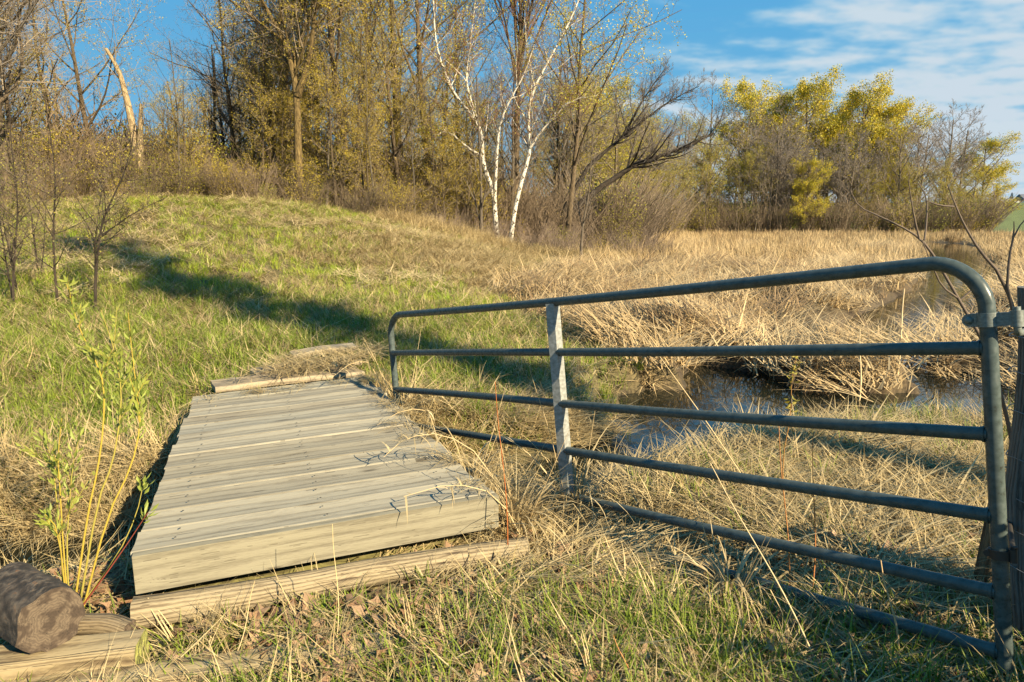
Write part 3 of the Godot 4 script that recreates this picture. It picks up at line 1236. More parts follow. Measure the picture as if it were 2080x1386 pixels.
# ---------------------------------------------------------------- fence post, wire, brace
func build_fence() -> void:
	var rng := RandomNumberGenerator.new()
	rng.seed = 19
	var px := 1.70
	var pd := 2.13
	var gy := hgt(px, pd)
	var t := thing("fence_post", "split grey wooden fence post carrying the hinges of the steel gate", "post", Vector3(px, gy, -pd))
	var b := Buf.new()
	var pts := PackedVector3Array()
	var rad := PackedFloat32Array()
	for k in 12:
		pts.append(Vector3(0.012 * sin(k * 0.8) + 0.13 * (1.0 - k / 11.0), -0.3 + k * (1.24 - gy + 0.3) / 11.0, 0.01 * cos(k * 0.7) + 0.05 * (1.0 - k / 11.0)))
		rad.append(0.074 - 0.0002 * k)
	post_tube(b, pts, rad, rng)
	part("post_shaft", b.mesh(), mats.post_wood, t)
	# pin that holds the hinge eye: an L-shaped hook screwed into the post, with its washer ring
	var F := gate_frame()
	var P0: Vector3 = F[0]
	var g: Vector3 = F[1]
	var dn: Vector3 = F[2]
	var eye := P0 + dn * 0.185 - g * 0.072
	var pin := Buf.new()
	var o := t.position
	var e0 := eye - dn * 0.035 - o
	var e1 := eye + dn * 0.030 - o
	var into := Vector3(px, eye.y - 0.055, -pd) - o
	pin.tube(PackedVector3Array([e0, e1, e1 + dn * 0.012 + (into - e1).normalized() * 0.006, e1.lerp(into, 0.3) + dn * 0.012, into]), PackedFloat32Array([0.0105, 0.0105, 0.0105, 0.0105, 0.0105]), 12, Color.WHITE, true)
	part("hinge_pin", pin.mesh(), mats.hinge_steel, t)
	var wash := Buf.new()
	var dirp := (into - e1).normalized()
	var wc := into - dirp * 0.088
	wash.tube(PackedVector3Array([wc, wc + dirp * 0.006]), PackedFloat32Array([0.027, 0.027]), 16, Color.WHITE, true)
	part("washer", wash.mesh(), mats.iron, t)
	var pin2 := Buf.new()
	var leye := P0 + dn * 0.905 - g * 0.034 - o
	pin2.tube(PackedVector3Array([leye + Vector3(0, 0.03, 0), leye, Vector3(0, leye.y - 0.01, 0)]), PackedFloat32Array([0.009, 0.009, 0.009]), 8, Color.WHITE, true)
	part("hinge_pin", pin2.mesh(), mats.iron, t)

	var wf := thing("wire_fence", "rusty woven wire fence stapled round the grey gate post", "fence", Vector3(px, gy, -pd))
	for y in [0.30, 0.43, 0.56, 0.70, 0.84, 0.98, 1.08]:
		var wp := PackedVector3Array()
		var wr := PackedFloat32Array()
		var wy: float = y + rng.randf_range(-0.015, 0.015)
		for k in 12:
			var a := PI * (0.5 + k / 11.0 * 1.0)
			var shift := 1.0 - (wy + 0.3) / (1.54 - gy)
			wp.append(Vector3(cos(a) * 0.080 + 0.13 * shift, wy + sin(k * 1.3) * 0.004, sin(a) * 0.080 * -1.0 + 0.05 * shift))
			wr.append(0.0016)
		for k in range(1, 7):
			wp.append(Vector3(k * 0.6, wy - 0.01 * k, 0.083 + k * 0.05))
			wr.append(0.0016)
		var wb := Buf.new()
		wb.tube(wp, wr, 6, Color.WHITE)
		part("wire", wb.mesh(), mats.wire, wf)
		if rng.randf() < 0.8:
			var sb := Buf.new()
			var shift2 := 1.0 - (wy + 0.3) / (1.54 - gy)
			var ap := Vector3(-0.047 + 0.13 * shift2, wy, 0.063 + 0.05 * shift2)
			sb.tube(PackedVector3Array([ap + Vector3(-0.004, 0.012, 0), ap + Vector3(-0.004, 0.012, 0.008), ap + Vector3(-0.004, -0.012, 0.008), ap + Vector3(-0.004, -0.012, 0)]), PackedFloat32Array([0.002, 0.002, 0.002, 0.002]), 6, Color.WHITE)
			part("staple", sb.mesh(), mats.iron, wf)
	for k in 4:
		var sb := Buf.new()
		var x := 0.35 + k * 0.3
		sb.tube(PackedVector3Array([Vector3(x, 0.28, 0.083 + x * 0.083), Vector3(x, 1.07, 0.083 + x * 0.083)]), PackedFloat32Array([0.0014, 0.0014]), 6, Color.WHITE)
		part("stay_wire", sb.mesh(), mats.wire, wf)
	# a board that braces the post from behind
	var bb := Buf.new()
	var p0 := Vector3(1.90, hgt(1.90, 2.46) - 0.03, -2.46)
	var p1 := Vector3(1.87, 0.48, -2.38)
	var up := (p1 - p0).normalized()
	var sd := up.cross(Vector3(0.3, 0, 1)).normalized()
	var fw := up.cross(sd)
	var w := sd * 0.045
	var dd := fw * 0.02
	bb.block([p0 - w - dd, p0 + w - dd, p0 + w + dd, p0 - w + dd, p1 - w - dd, p1 + w - dd, p1 + w + dd, p1 - w + dd], Color(0.6, 0.5, 0.4), Vector2(0.2, 0.4), 1.0)
	for i in bb.uv.size():
		bb.uv[i] = Vector2(bb.uv[i].y * 0.55, bb.uv[i].x * 1.6)
	var bo := part("brace_board", bb.mesh(), mats.old_wood)
	tag(bo, "short brown board propped behind the hinge upright against the fence post", "board")


# a split, checked post
func post_tube(b: Buf, pts: PackedVector3Array, rad: PackedFloat32Array, rng: RandomNumberGenerator) -> void:
	var sides := 40
	var prof := PackedFloat32Array()
	for k in sides:
		var x := rng.randf_range(-0.035, 0.02)
		if k % 7 == 3:
			x = -0.16
		prof.append(x)
	var s := b.v.size()
	for i in pts.size():
		for k in sides + 1:
			var a := TAU * k / sides
			var o := Vector3(cos(a), 0, sin(a))
			var kk := k % sides
			var rr := rad[i] * (1.0 + prof[kk] * (0.7 + 0.3 * sin(i * 1.7 + kk)))
			b.vert(pts[i] + o * rr, o, Color(1, 1, 1), Vector2(pts[i].y * 0.8, float(k) / sides * 1.4))
	for i in pts.size() - 1:
		for k in sides:
			var a := s + i * (sides + 1) + k
			var c := a + sides + 1
			b.tri(a, a + 1, c)
			b.tri(a + 1, c + 1, c)
	var m := pts.size() - 1
	var mid := b.v.size()
	b.vert(pts[m] + Vector3(0, 0.01, 0), Vector3.UP, Color(1, 1, 1), Vector2(0.5, 0.5))
	for k in sides + 1:
		b.vert(b.v[s + m * (sides + 1) + k], Vector3.UP, Color(1, 1, 1), Vector2(0.5 + cos(TAU * k / sides) * 0.2, 0.5 + sin(TAU * k / sides) * 0.2))
	for k in sides:
		b.tri(mid, mid + 1 + k, mid + 2 + k)


# ---------------------------------------------------------------- logs and timbers on the near bank
func log_mesh(p0: Vector3, p1: Vector3, r0: float, r1: float, seed_v: int, rough: float, tint: Color) -> Array:
	var rng := RandomNumberGenerator.new()
	rng.seed = seed_v
	var b := Buf.new()
	var e := Buf.new()
	var sides := 22
	var segs := 14
	var ax := (p1 - p0).normalized()
	var u := ax.cross(Vector3.UP).normalized()
	var w := ax.cross(u)
	var prof := PackedFloat32Array()
	for k in sides:
		prof.append(rng.randf_range(-rough, rough))
	var len := p0.distance_to(p1)
	for i in segs + 1:
		var f := float(i) / segs
		var c := p0.lerp(p1, f) + u * 0.006 * sin(f * 7.0) + w * 0.005 * sin(f * 5.0 + 1.0)
		for k in sides + 1:
			var kk := k % sides
			var a := TAU * k / sides
			var o := u * cos(a) + w * sin(a)
			var rr := lerpf(r0, r1, f) * (1.0 + prof[kk] + rng.randf_range(-rough, rough) * 0.35 * (0.0 if k == 0 or k == sides else 1.0))
			b.vert(c + o * rr, o, tint, Vector2(f * len * 0.8, float(k) / sides * 1.3))
	for i in segs:
		for k in sides:
			var a := i * (sides + 1) + k
			var c := a + sides + 1
			b.tri(a, c, a + 1)
			b.tri(a + 1, c, c + 1)
	var out := [b.mesh()]
	for end in [0, segs]:
		var nn := -ax if end == 0 else ax
		e = Buf.new()
		var s := 0
		e.vert((p0 if end == 0 else p1) + nn * 0.004, nn, Color.WHITE, Vector2(0.5, 0.5))
		for k in sides + 1:
			var a := TAU * k / sides
			e.vert(b.v[end * (sides + 1) + k], nn, Color.WHITE, Vector2(0.5 + 0.47 * cos(a), 0.5 + 0.47 * sin(a)))
		for k in sides:
			if end == 0:
				e.tri(s, s + 1 + k, s + 2 + k)
			else:
				e.tri(s, s + 2 + k, s + 1 + k)
		out.append(e.mesh())
	return out


func build_log(called: String, label: String, p0: Vector3, p1: Vector3, r0: float, r1: float, seed_v: int, rough: float, skin: Material, tint: Color) -> void:
	var base := Vector3((p0.x + p1.x) * 0.5, minf(p0.y, p1.y) - maxf(r0, r1), (p0.z + p1.z) * 0.5)
	var m := log_mesh(p0 - base, p1 - base, r0, r1, seed_v, rough, tint)
	var t := thing(called, label, "log", base)
	part("shaft", m[0], skin, t)
	part("sawn_end", m[1], mats.log_end, t)
	part("sawn_end", m[2], mats.log_end, t)


func build_timber(label: String, p0: Vector3, p1: Vector3, wide: float, tall: float, tint: Color, seed_v: int) -> void:
	var rng := RandomNumberGenerator.new()
	rng.seed = seed_v
	var ax := (p1 - p0).normalized()
	var sd := ax.cross(Vector3.UP).normalized() * wide * 0.5
	var up := sd.cross(ax).normalized() * tall
	if up.y < 0:
		up = -up
	var b := Buf.new()
	var e := Buf.new()
	var prof := [Vector2(-1, 0), Vector2(-1, 0.82), Vector2(-0.9, 0.95), Vector2(-0.75, 1), Vector2(0.75, 1), Vector2(0.9, 0.95), Vector2(1, 0.82), Vector2(1, 0)]
	var nrm := [Vector2(-1, 0), Vector2(-1, 0.1), Vector2(-0.7, 0.7), Vector2(-0.1, 1), Vector2(0.1, 1), Vector2(0.7, 0.7), Vector2(1, 0.1), Vector2(1, 0)]
	var base := (p0 + p1) * 0.5
	var uo := Vector2(rng.randf() * 3.0, rng.randf() * 3.0)
	var m := prof.size()
	var segs := 10
	var run := 0.0
	for i in segs + 1:
		var f := float(i) / segs
		for k in m:
			var wob := 1.0 + rng.randf_range(-0.02, 0.02)
			var p: Vector3 = p0.lerp(p1, f) + sd * prof[k].x * wob + up * prof[k].y * wob
			b.vert(p - base, (sd.normalized() * nrm[k].x + up.normalized() * nrm[k].y).normalized(), tint, uo + Vector2(f * p0.distance_to(p1) * 0.6, k * 0.09))
	for i in segs:
		for k in m - 1:
			var a := i * m + k
			var c := a + m
			b.tri(a, c, a + 1)
			b.tri(a + 1, c, c + 1)
	var ends := []
	for end in [0, segs]:
		e = Buf.new()
		var s := 0
		for k in m:
			e.vert(b.v[end * m + k], -ax if end == 0 else ax, Color(0.30, 0.30, 0.08), Vector2(0.5 + 0.3 * prof[k].x, 0.2 + 0.5 * prof[k].y))
		for k in range(1, m - 1):
			if end == 0:
				e.tri(s, s + k, s + k + 1)
			else:
				e.tri(s, s + k + 1, s + k)
		ends.append(e.mesh())
	var t := thing("landscape_timber", label, "timber", base)
	part("beam", b.mesh(), mats.old_wood, t)
	for x in ends:
		part("mossy_end", x, mats.soil, t)


func build_logs() -> void:
	build_log("bark_log", "short thick dark sawn log with a cracked end beside the yellow willow stems", Vector3(-1.485, 0.188, -1.945), Vector3(-1.74, 0.178, -2.10), 0.100, 0.106, 5, 0.085, mats.log_bark, Color.WHITE)
	build_log("pole_log", "long thin weathered log lying along the front of the footbridge", Vector3(-1.37, 0.055, -2.19), Vector3(0.06, 0.03, -2.72), 0.058, 0.050, 8, 0.11, mats.old_wood, Color(0.84, 0.83, 0.76))
	build_log("short_log", "short thin log between the dark sawn log and the footbridge", Vector3(-1.62, 0.03, -2.18), Vector3(-1.34, 0.03, -2.12), 0.04, 0.036, 9, 0.1, mats.old_wood, Color(0.7, 0.66, 0.6))
	build_timber("squared timber with a mossy end in front of the dark sawn log", Vector3(-2.5, -0.04, -1.72), Vector3(-1.235, -0.04, -2.00), 0.13, 0.13, Color(0.9, 0.86, 0.72), 3)
	build_timber("low squared timber half sunk in the straw in front of the footbridge", Vector3(-1.6, -0.06, -1.80), Vector3(-0.42, -0.075, -2.09), 0.11, 0.10, Color(0.9, 0.86, 0.7), 4)


# ---------------------------------------------------------------- woods
func build_trees() -> void:
	var grey := Color(0.26, 0.215, 0.155)
	var brown := Color(0.21, 0.16, 0.095)
	var golden := Color(0.27, 0.195, 0.075)
	var tw := Color(0.22, 0.175, 0.12)
	var tw_red := Color(0.19, 0.10, 0.055)
	var tw_grey := Color(0.20, 0.17, 0.14)
	var olive := [Color(0.34, 0.26, 0.03), Color(0.38, 0.29, 0.03), Color(0.27, 0.23, 0.03), Color(0.43, 0.34, 0.03)]
	var yellow := [Color(0.56, 0.43, 0.02), Color(0.50, 0.41, 0.025), Color(0.60, 0.44, 0.02), Color(0.42, 0.37, 0.03)]
	var lime := [Color(0.42, 0.39, 0.03), Color(0.35, 0.35, 0.03), Color(0.46, 0.40, 0.04)]
	var rng := RandomNumberGenerator.new()
	rng.seed = 404

	# --- trees with a shape of their own
	var bt := tree_cfg(golden, tw, {"n": [16, 9, 7, 4], "ratio": [0.40, 0.5, 0.5, 0.55], "start": [0.42, 0.1, 0.1, 0.1], "leaf_n": 3, "leaf_p": 0.5, "leaf": 0.055, "leaf_cols": olive, "up": [0, 0.2, 0.1, -0.15, -0.2], "leaf_spread": 0.08})
	make_tree("lichen_tree", "big tree with a yellow lichened trunk forking high above the grassy hill", "", [
		[Vector3(-7.464, 1.6, -24), Vector3(-7.491, 2.645, -24), Vector3(-7.466, 3.984, -24), Vector3(-7.398, 5.782, -24), Vector3(-7.537, 6.583, -24.1), Vector3(-7.765, 7.531, -24.2), Vector3(-8.288, 8.465, -24.1), Vector3(-8.864, 9.689, -24), Vector3(-9.3, 11.0, -24)],
		[Vector3(-7.398, 5.7, -24), Vector3(-6.982, 6.583, -23.9), Vector3(-6.679, 7.531, -23.7), Vector3(-6.449, 8.773, -23.6), Vector3(-6.223, 9.992, -23.5), Vector3(-6.1, 11.4, -23.3)],
		[Vector3(-7.398, 5.782, -24), Vector3(-7.636, 6.9, -24.4), Vector3(-7.329, 7.844, -24.6), Vector3(-6.862, 8.773, -24.7), Vector3(-6.73, 9.689, -24.8), Vector3(-7.0, 11.6, -25)],
	], [0.17, 0.11, 0.10], bt, 1, mats.bark, Vector3(-7.46, 1.85, -24))

	var dead := tree_cfg(Color(0.60, 0.47, 0.28), tw_grey, {"n": [3, 3, 2], "ratio": [0.22, 0.5, 0.5], "start": [0.4, 0.2, 0.2], "split": 1})
	make_tree("broken_snag", "dead pale tree with one snapped stub and one curved bare arm", "", [
		[Vector3(-13.716, 1.5, -25), Vector3(-13.673, 2.694, -25), Vector3(-13.641, 3.743, -25), Vector3(-13.734, 5.117, -25), Vector3(-13.878, 6.13, -25), Vector3(-14.019, 6.797, -25), Vector3(-14.384, 7.473, -25)],
		[Vector3(-13.64, 3.3, -25), Vector3(-13.464, 4.262, -24.95), Vector3(-13.279, 5.592, -24.9)],
	], [0.22, 0.20], dead, 2, mats.bark, Vector3(-13.7, 1.8, -25))

	var bc := tree_cfg(Color(0.54, 0.515, 0.47), tw_red, {"n": [12, 9, 7, 3], "ratio": [0.30, 0.5, 0.5, 0.55], "ang": [42.0, 45.0, 40.0, 40.0], "start": [0.35, 0.15, 0.1, 0.1], "up": [0, 0.5, 0.3, 0.0, -0.2], "leaf_n": 1, "leaf_p": 0.35, "leaf": 0.05, "leaf_cols": lime})
	make_tree("birch_tree", "white barked birch clump with several leaning stems at the marsh edge", "", [
		[Vector3(-0.554, 0.2, -27), Vector3(-0.669, 1.527, -27), Vector3(-0.741, 2.756, -27), Vector3(-1.088, 3.381, -27), Vector3(-1.197, 4.301, -27), Vector3(-1.154, 4.858, -27), Vector3(-1.589, 5.558, -27), Vector3(-2.211, 6.232, -27), Vector3(-2.486, 6.847, -27), Vector3(-2.829, 7.724, -27), Vector3(-2.961, 8.643, -27), Vector3(-2.976, 9.689, -27)],
		[Vector3(-0.079, 0.2, -27), Vector3(0, 1.314, -27.067), Vector3(0.294, 2.762, -27.133), Vector3(0.663, 3.907, -27.2), Vector3(0.721, 4.479, -27.267), Vector3(0.621, 5.385, -27.333), Vector3(0.716, 6.303, -27.4), Vector3(1.346, 7.506, -27.467), Vector3(2.102, 8.785, -27.533), Vector3(2.659, 10.048, -27.6)],
		[Vector3(-0.706, 1.9, -27), Vector3(-0.66, 2.884, -26.9), Vector3(-0.574, 4.427, -26.8), Vector3(-0.455, 5.294, -26.7), Vector3(0, 6.162, -26.6), Vector3(0.484, 6.941, -26.5), Vector3(0.828, 7.966, -26.4)],
		[Vector3(-1.123, 3.927, -27), Vector3(-1.874, 4.348, -26.75), Vector3(-2.471, 4.94, -26.5), Vector3(-2.921, 4.601, -26.25), Vector3(-3.407, 4.803, -26)],
		[Vector3(-1.306, 5.135, -27), Vector3(-1.718, 6.391, -27.075), Vector3(-1.791, 7.076, -27.15), Vector3(-1.571, 8.437, -27.225), Vector3(-1.351, 10.129, -27.3)],
		[Vector3(0.72, 4.322, -27.2), Vector3(1.079, 4.864, -27.05), Vector3(1.717, 5.542, -26.9), Vector3(2.268, 6.062, -26.75), Vector3(3.229, 6.162, -26.6)],
	], [0.116, 0.106, 0.076, 0.052, 0.07, 0.048], bc, 3, mats.birch_bark, Vector3(-0.4, 0.4, -27))

	var el := tree_cfg(brown, tw_red, {"n": [18, 10, 8, 4], "ang": [24.0, 24.0, 26.0, 30.0], "ratio": [0.75, 0.42, 0.42, 0.5], "start": [0.62, 0.25, 0.15, 0.1], "up": [0, 0.15, 0.1, 0.0, 0.0], "wob": [0.04, 0.07, 0.1, 0.12, 0.15], "cone": 0.2})
	make_tree("vase_tree", "tall dark bare tree fanning upward behind the white birch", "", [[Vector3(0.14, 0.1, -32), Vector3(0.162, 3.043, -32), Vector3(0.227, 6.318, -32), Vector3(0.337, 8.6, -32), Vector3(0.5, 10.5, -32)]], [0.24], el, 4, mats.bark, Vector3(0.14, 0.3, -32))

	var ln := tree_cfg(Color(0.09, 0.072, 0.05), tw_grey, {"n": [18, 8, 7, 4], "ratio": [0.30, 0.5, 0.5, 0.5], "ang": [50.0, 40.0, 38.0, 36.0], "start": [0.45, 0.15, 0.1, 0.1], "up": [0, 0.7, 0.4, 0.2, 0.1]})
	make_tree("leaning_tree", "dark trunked tree leaning far out over the dry marsh", "", [
		[Vector3(1.6, 0.2, -33), Vector3(2.509, 1.5, -32.857), Vector3(3.905, 2.848, -32.714), Vector3(5.276, 3.712, -32.571), Vector3(5.937, 4.199, -32.429), Vector3(6.851, 4.434, -32.286), Vector3(8.271, 4.932, -32.143), Vector3(9.348, 5.489, -32)],
		[Vector3(1.9, 0.5, -33), Vector3(3.284, 3.636, -32.8), Vector3(4.296, 4.644, -32.6), Vector3(5.201, 5.295, -32.4), Vector3(5.676, 5.932, -32.2), Vector3(6.29, 6.795, -32)],
		[Vector3(5.2, 5.3, -32.4), Vector3(5.8, 6.5, -32.5), Vector3(6.4, 7.5, -32.6), Vector3(7.1, 8.4, -32.6)],
		[Vector3(5.3, 5.4, -32.4), Vector3(6.5, 6.4, -32.2), Vector3(7.6, 7.1, -32.0), Vector3(8.5, 7.5, -31.8)],
	], [0.20, 0.13, 0.07, 0.06], ln, 5, mats.bark, Vector3(1.7, 0.3, -33))

	var sl := tree_cfg(Color(0.24, 0.20, 0.15), tw_grey, {"n": [14, 5, 4], "ratio": [0.32, 0.45, 0.5], "ang": [32.0, 35.0, 40.0], "start": [0.2, 0.2, 0.2], "up": [0, 0.3, 0.2, 0.1], "seg": [9, 5, 3, 2]})
	make_tree("slender_tree", "slender bare grey sapling standing before the leaning dark tree", "", [[Vector3(2.469, 0.1, -24), Vector3(2.494, 0.931, -24), Vector3(2.552, 1.588, -24), Vector3(2.728, 2.356, -24), Vector3(2.757, 3.485, -24), Vector3(2.828, 4.6, -24)]], [0.055], sl, 6, mats.bark, Vector3(2.469, 0.1, -24))
	make_tree("slender_tree", "thin straight grey tree growing against the white birch stems", "", [[Vector3(-1.201, 0.2, -26), Vector3(-1.196, 1.263, -26), Vector3(-1.164, 2.836, -26), Vector3(-1.258, 4.874, -26), Vector3(-1.32, 6.8, -26)]], [0.085], sl, 7, mats.bark, Vector3(-1.2, 0.35, -26))

	# --- young trees by the ditch
	var sp := tree_cfg(Color(0.13, 0.10, 0.07), Color(0.13, 0.10, 0.07), {"n": [18, 8, 5], "ratio": [0.26, 0.45, 0.5], "ang": [50.0, 45.0, 45.0], "start": [0.22, 0.1, 0.1], "up": [0, 0.3, 0.1, 0.0], "seg": [9, 5, 3, 2], "least": 0.0028, "leaf_n": 2, "leaf_p": 0.3, "leaf": 0.022, "leaf_cols": [Color(0.28, 0.24, 0.04), Color(0.22, 0.21, 0.04)], "leaf_spread": 0.03})
	var saps := [
		["dark forked sapling with a side branch reaching over the grass", [Vector3(-5.695, 0.0, -9), Vector3(-5.674, 0.462, -9), Vector3(-5.582, 0.994, -9), Vector3(-5.506, 1.321, -9), Vector3(-5.399, 1.579, -9), Vector3(-5.28, 1.771, -9), Vector3(-5.027, 2.213, -9), Vector3(-4.9, 2.7, -9)], 0.022, [Vector3(-5.5, 1.256, -9), Vector3(-5.252, 1.418, -9), Vector3(-5.006, 1.579, -9), Vector3(-4.6, 1.75, -9)]],
		["straight dark sapling between two others at the edge of the field", [Vector3(-6.254, 0.0, -9.1), Vector3(-6.256, 0.462, -9.1), Vector3(-6.237, 0.994, -9.1), Vector3(-6.173, 1.514, -9.1), Vector3(-6.093, 1.898, -9.1), Vector3(-6.076, 2.4, -9.1), Vector3(-6.1, 3.1, -9.1)], 0.021, []],
		["sapling with twin lichened stems beside the row of young trees", [Vector3(-6.798, 0.0, -9), Vector3(-6.8, 0.395, -9), Vector3(-6.718, 0.862, -9), Vector3(-6.639, 1.256, -9), Vector3(-6.541, 1.707, -9), Vector3(-6.558, 2.213, -9), Vector3(-6.5, 3.0, -9)], 0.021, [Vector3(-6.78, 0.1, -9), Vector3(-6.86, 0.9, -9.05), Vector3(-6.9, 1.7, -9.1), Vector3(-6.95, 2.5, -9.1)]],
		["slight sapling leaning away from the twin stemmed one", [Vector3(-7.3, 0.1, -9.8), Vector3(-7.35, 1.0, -9.8), Vector3(-7.5, 1.9, -9.9), Vector3(-7.6, 2.9, -9.9)], 0.018, [Vector3(-7.35, 0.9, -9.8), Vector3(-7.15, 1.5, -9.8), Vector3(-7.05, 2.2, -9.7)]],
		["wispy multi-stemmed sapling farther up the field behind the others", [Vector3(-8.0, 0.2, -11.2), Vector3(-7.95, 1.1, -11.2), Vector3(-8.05, 2.2, -11.3), Vector3(-8.0, 3.2, -11.3)], 0.02, [Vector3(-8.0, 0.3, -11.2), Vector3(-7.7, 1.2, -11.1), Vector3(-7.5, 2.3, -11.0)]],
		["short thin sapling just behind the dark forked one", [Vector3(-6.3, 0.1, -10), Vector3(-6.25, 0.9, -10), Vector3(-6.15, 1.45, -10), Vector3(-6.0, 2.0, -10)], 0.014, []],
	]
	for s in saps:
		var st := [s[1]]
		var rd := [s[2]]
		if s[3].size():
			st.append(s[3])
			rd.append(s[2] * 0.6)
		var p: Vector3 = s[1][0]
		p.y = hgt(p.x, -p.z) - 0.02
		make_tree("sapling", s[0], "young trees by the ditch", st, rd, sp, 50 + saps.find(s), mats.bark, p)

	# --- kinds that stand many times in the woods
	var kinds := {}
	var pr := RandomNumberGenerator.new()
	pr.seed = 7
	var far := Vector3(0, 0, 0)
	var specs := [
		["bare_tree", "bare grey twiggy tree in the wood behind the hill", "bare trees of the hill wood", 11.0, 0.15, tree_cfg(grey, tw_grey, {"n": [17, 9, 7, 4]})],
		["bare_tree", "bare brown crooked tree in the wood behind the hill", "crooked bare trees of the hill wood", 9.5, 0.14, tree_cfg(brown, tw, {"n": [11, 7, 6, 4], "wob": [0.22, 0.32, 0.3, 0.3, 0.3], "ang": [55.0, 55.0, 50.0, 45.0], "up": [0.1, 0.5, 0.4, 0.2, 0.1]})],
		["budding_tree", "tree in brown and olive bud in the wood behind the hill", "budding trees of the hill wood", 9.0, 0.13, tree_cfg(brown, tw, {"n": [15, 8, 6, 3], "start": [0.2, 0.2, 0.1, 0.1], "leaf_n": 6, "leaf_p": 0.6, "leaf": 0.05, "leaf_cols": olive, "leaf_spread": 0.12})],
		["leafing_tree", "tall tree coming into yellow leaf in the wood behind the hill", "yellow leafing trees of the hill wood", 12.5, 0.16, tree_cfg(brown, tw, {"n": [14, 8, 6, 3], "start": [0.3, 0.2, 0.1, 0.1], "leaf_n": 4, "leaf_p": 0.7, "leaf": 0.075, "leaf_cols": yellow + lime, "leaf_spread": 0.15})],
		["leafing_tree", "round crowned tree in bright yellow leaf beyond the marsh", "yellow crowned trees beyond the marsh", 12.0, 0.20, tree_cfg(brown, tw, {"n": [20, 10, 7, 4], "start": [0.18, 0.2, 0.1, 0.1], "ratio": [0.52, 0.52, 0.5, 0.5], "cone": 0.5, "ang": [62.0, 52.0, 50.0, 45.0], "up": [0.0, 0.3, 0.15, 0.05, 0.0], "leaf_n": 5, "leaf_p": 0.8, "leaf": 0.125, "leaf_cols": yellow + lime, "leaf_spread": 0.28, "least": 0.008})],
		["bare_tree", "bare grey round crowned tree beyond the marsh", "bare trees beyond the marsh", 12.0, 0.20, tree_cfg(grey, tw_grey, {"n": [16, 9, 7, 4], "start": [0.22, 0.2, 0.15, 0.1], "ratio": [0.6, 0.5, 0.45, 0.5], "cone": 0.6, "least": 0.013})],
		["budding_tree", "tree in olive bud standing in the wood beyond the marsh", "budding trees beyond the marsh", 11.0, 0.18, tree_cfg(grey, tw, {"n": [15, 9, 6, 4], "start": [0.2, 0.2, 0.15, 0.1], "ratio": [0.5, 0.5, 0.45, 0.5], "cone": 0.55, "least": 0.009, "leaf_n": 4, "leaf_p": 0.6, "leaf": 0.085, "leaf_cols": olive + lime, "leaf_spread": 0.28, "up": [0.0, 0.3, 0.2, 0.1, 0.0]})],
		["budding_sapling", "young tree in golden olive bud leafing to the ground at the edge of the wood", "golden budding saplings at the edge of the wood", 5.0, 0.06, tree_cfg(brown, tw, {"n": [20, 7, 5], "start": [0.08, 0.15, 0.1], "ratio": [0.42, 0.45, 0.5], "cone": 0.55, "ang": [55.0, 48.0, 45.0], "up": [0, 0.35, 0.1, 0.0], "seg": [8, 5, 3, 2], "leaf_n": 9, "leaf_p": 0.7, "leaf": 0.036, "leaf_cols": olive + [Color(0.45, 0.33, 0.03)], "leaf_spread": 0.12})],
		["pole_tree", "slim pale trunked tree standing at the foot of the wood", "slim pale trees at the foot of the woods", 8.0, 0.07, tree_cfg(Color(0.30, 0.26, 0.20), tw_grey, {"n": [13, 6, 5], "ratio": [0.25, 0.45, 0.5], "ang": [38.0, 40.0, 40.0], "start": [0.35, 0.2, 0.2], "seg": [9, 5, 3, 2], "least": 0.006})],
	]
	var proto := []
	for i in specs.size():
		var s: Array = specs[i]
		var st := [straight_stem(s[3], Vector2(pr.randf_range(-0.04, 0.04), pr.randf_range(-0.04, 0.04)), pr)]
		proto.append(make_tree(s[0], s[1], s[2], st, [s[4]], s[5], 200 + i, mats.bark, Vector3.ZERO))
	# where they stand: kind, x, d, size
	var spots := []
	# behind the hill, from the edge inwards
	var edge := [
		[0, -17.5, 19.5, 1.05], [1, -15.6, 20.5, 0.95], [0, -14.6, 18.4, 0.85], [1, -18.8, 22, 1.15], [0, -15.4, 17.6, 1.15], [0, -12.6, 16.2, 0.85], [1, -14.6, 19.6, 1.1], [1, -13.2, 17.4, 0.95], [0, -16.2, 18.8, 1.0], [1, -10.9, 27.0, 0.82], [1, -9.8, 28.5, 0.86],
		[3, -5.3, 28.0, 0.95], [3, -6.2, 26.6, 1.05], [3, -4.6, 29.0, 1.12], [0, -18.2, 24.0, 0.75], [1, -17.0, 25.5, 0.8], [0, -20.0, 27.0, 0.9], [1, -12.6, 29.0, 0.72], [0, -11.6, 30.5, 0.7], [0, -10.2, 31.0, 0.72], [1, -9.2, 27.6, 0.7], [0, -8.0, 28.5, 0.85], [0, -2.6, 31.5, 0.9], [2, -8.6, 25.2, 0.62], [2, -5.9, 25.5, 0.75], [2, -4.3, 26.5, 0.85], [3, -3.4, 29.5, 1.05], [2, -2.9, 27.5, 0.7], [2, -6.6, 30.0, 1.1], [2, -1.9, 30.5, 0.72],
		[8, -4.9, 24.6, 0.75], [8, -3.6, 25.4, 0.62], [8, -6.7, 24.4, 0.7], [8, -11.2, 22.8, 0.62], [8, -15.9, 19.0, 0.7], [2, -16.4, 22.5, 0.8], [3, -8.8, 31.0, 0.9], [2, -11.9, 25.0, 0.5],
	]
	spots.append_array(edge)
	for k in 110:
		var x := rng.randf_range(-46.0, 4.0)
		var d := wood_edge(x) + rng.randf_range(3.0, 40.0)
		var gap := exp(-pow((x / d + 0.55) / 0.10, 2.0))
		if rng.randf() < gap * 0.85:
			continue
		var kd: int = [0, 1, 2, 2, 3, 8][rng.randi() % 6]
		if x < -12.0 and kd == 3:
			kd = 1
		spots.append([kd, x, d, rng.randf_range(0.6, 0.95)])
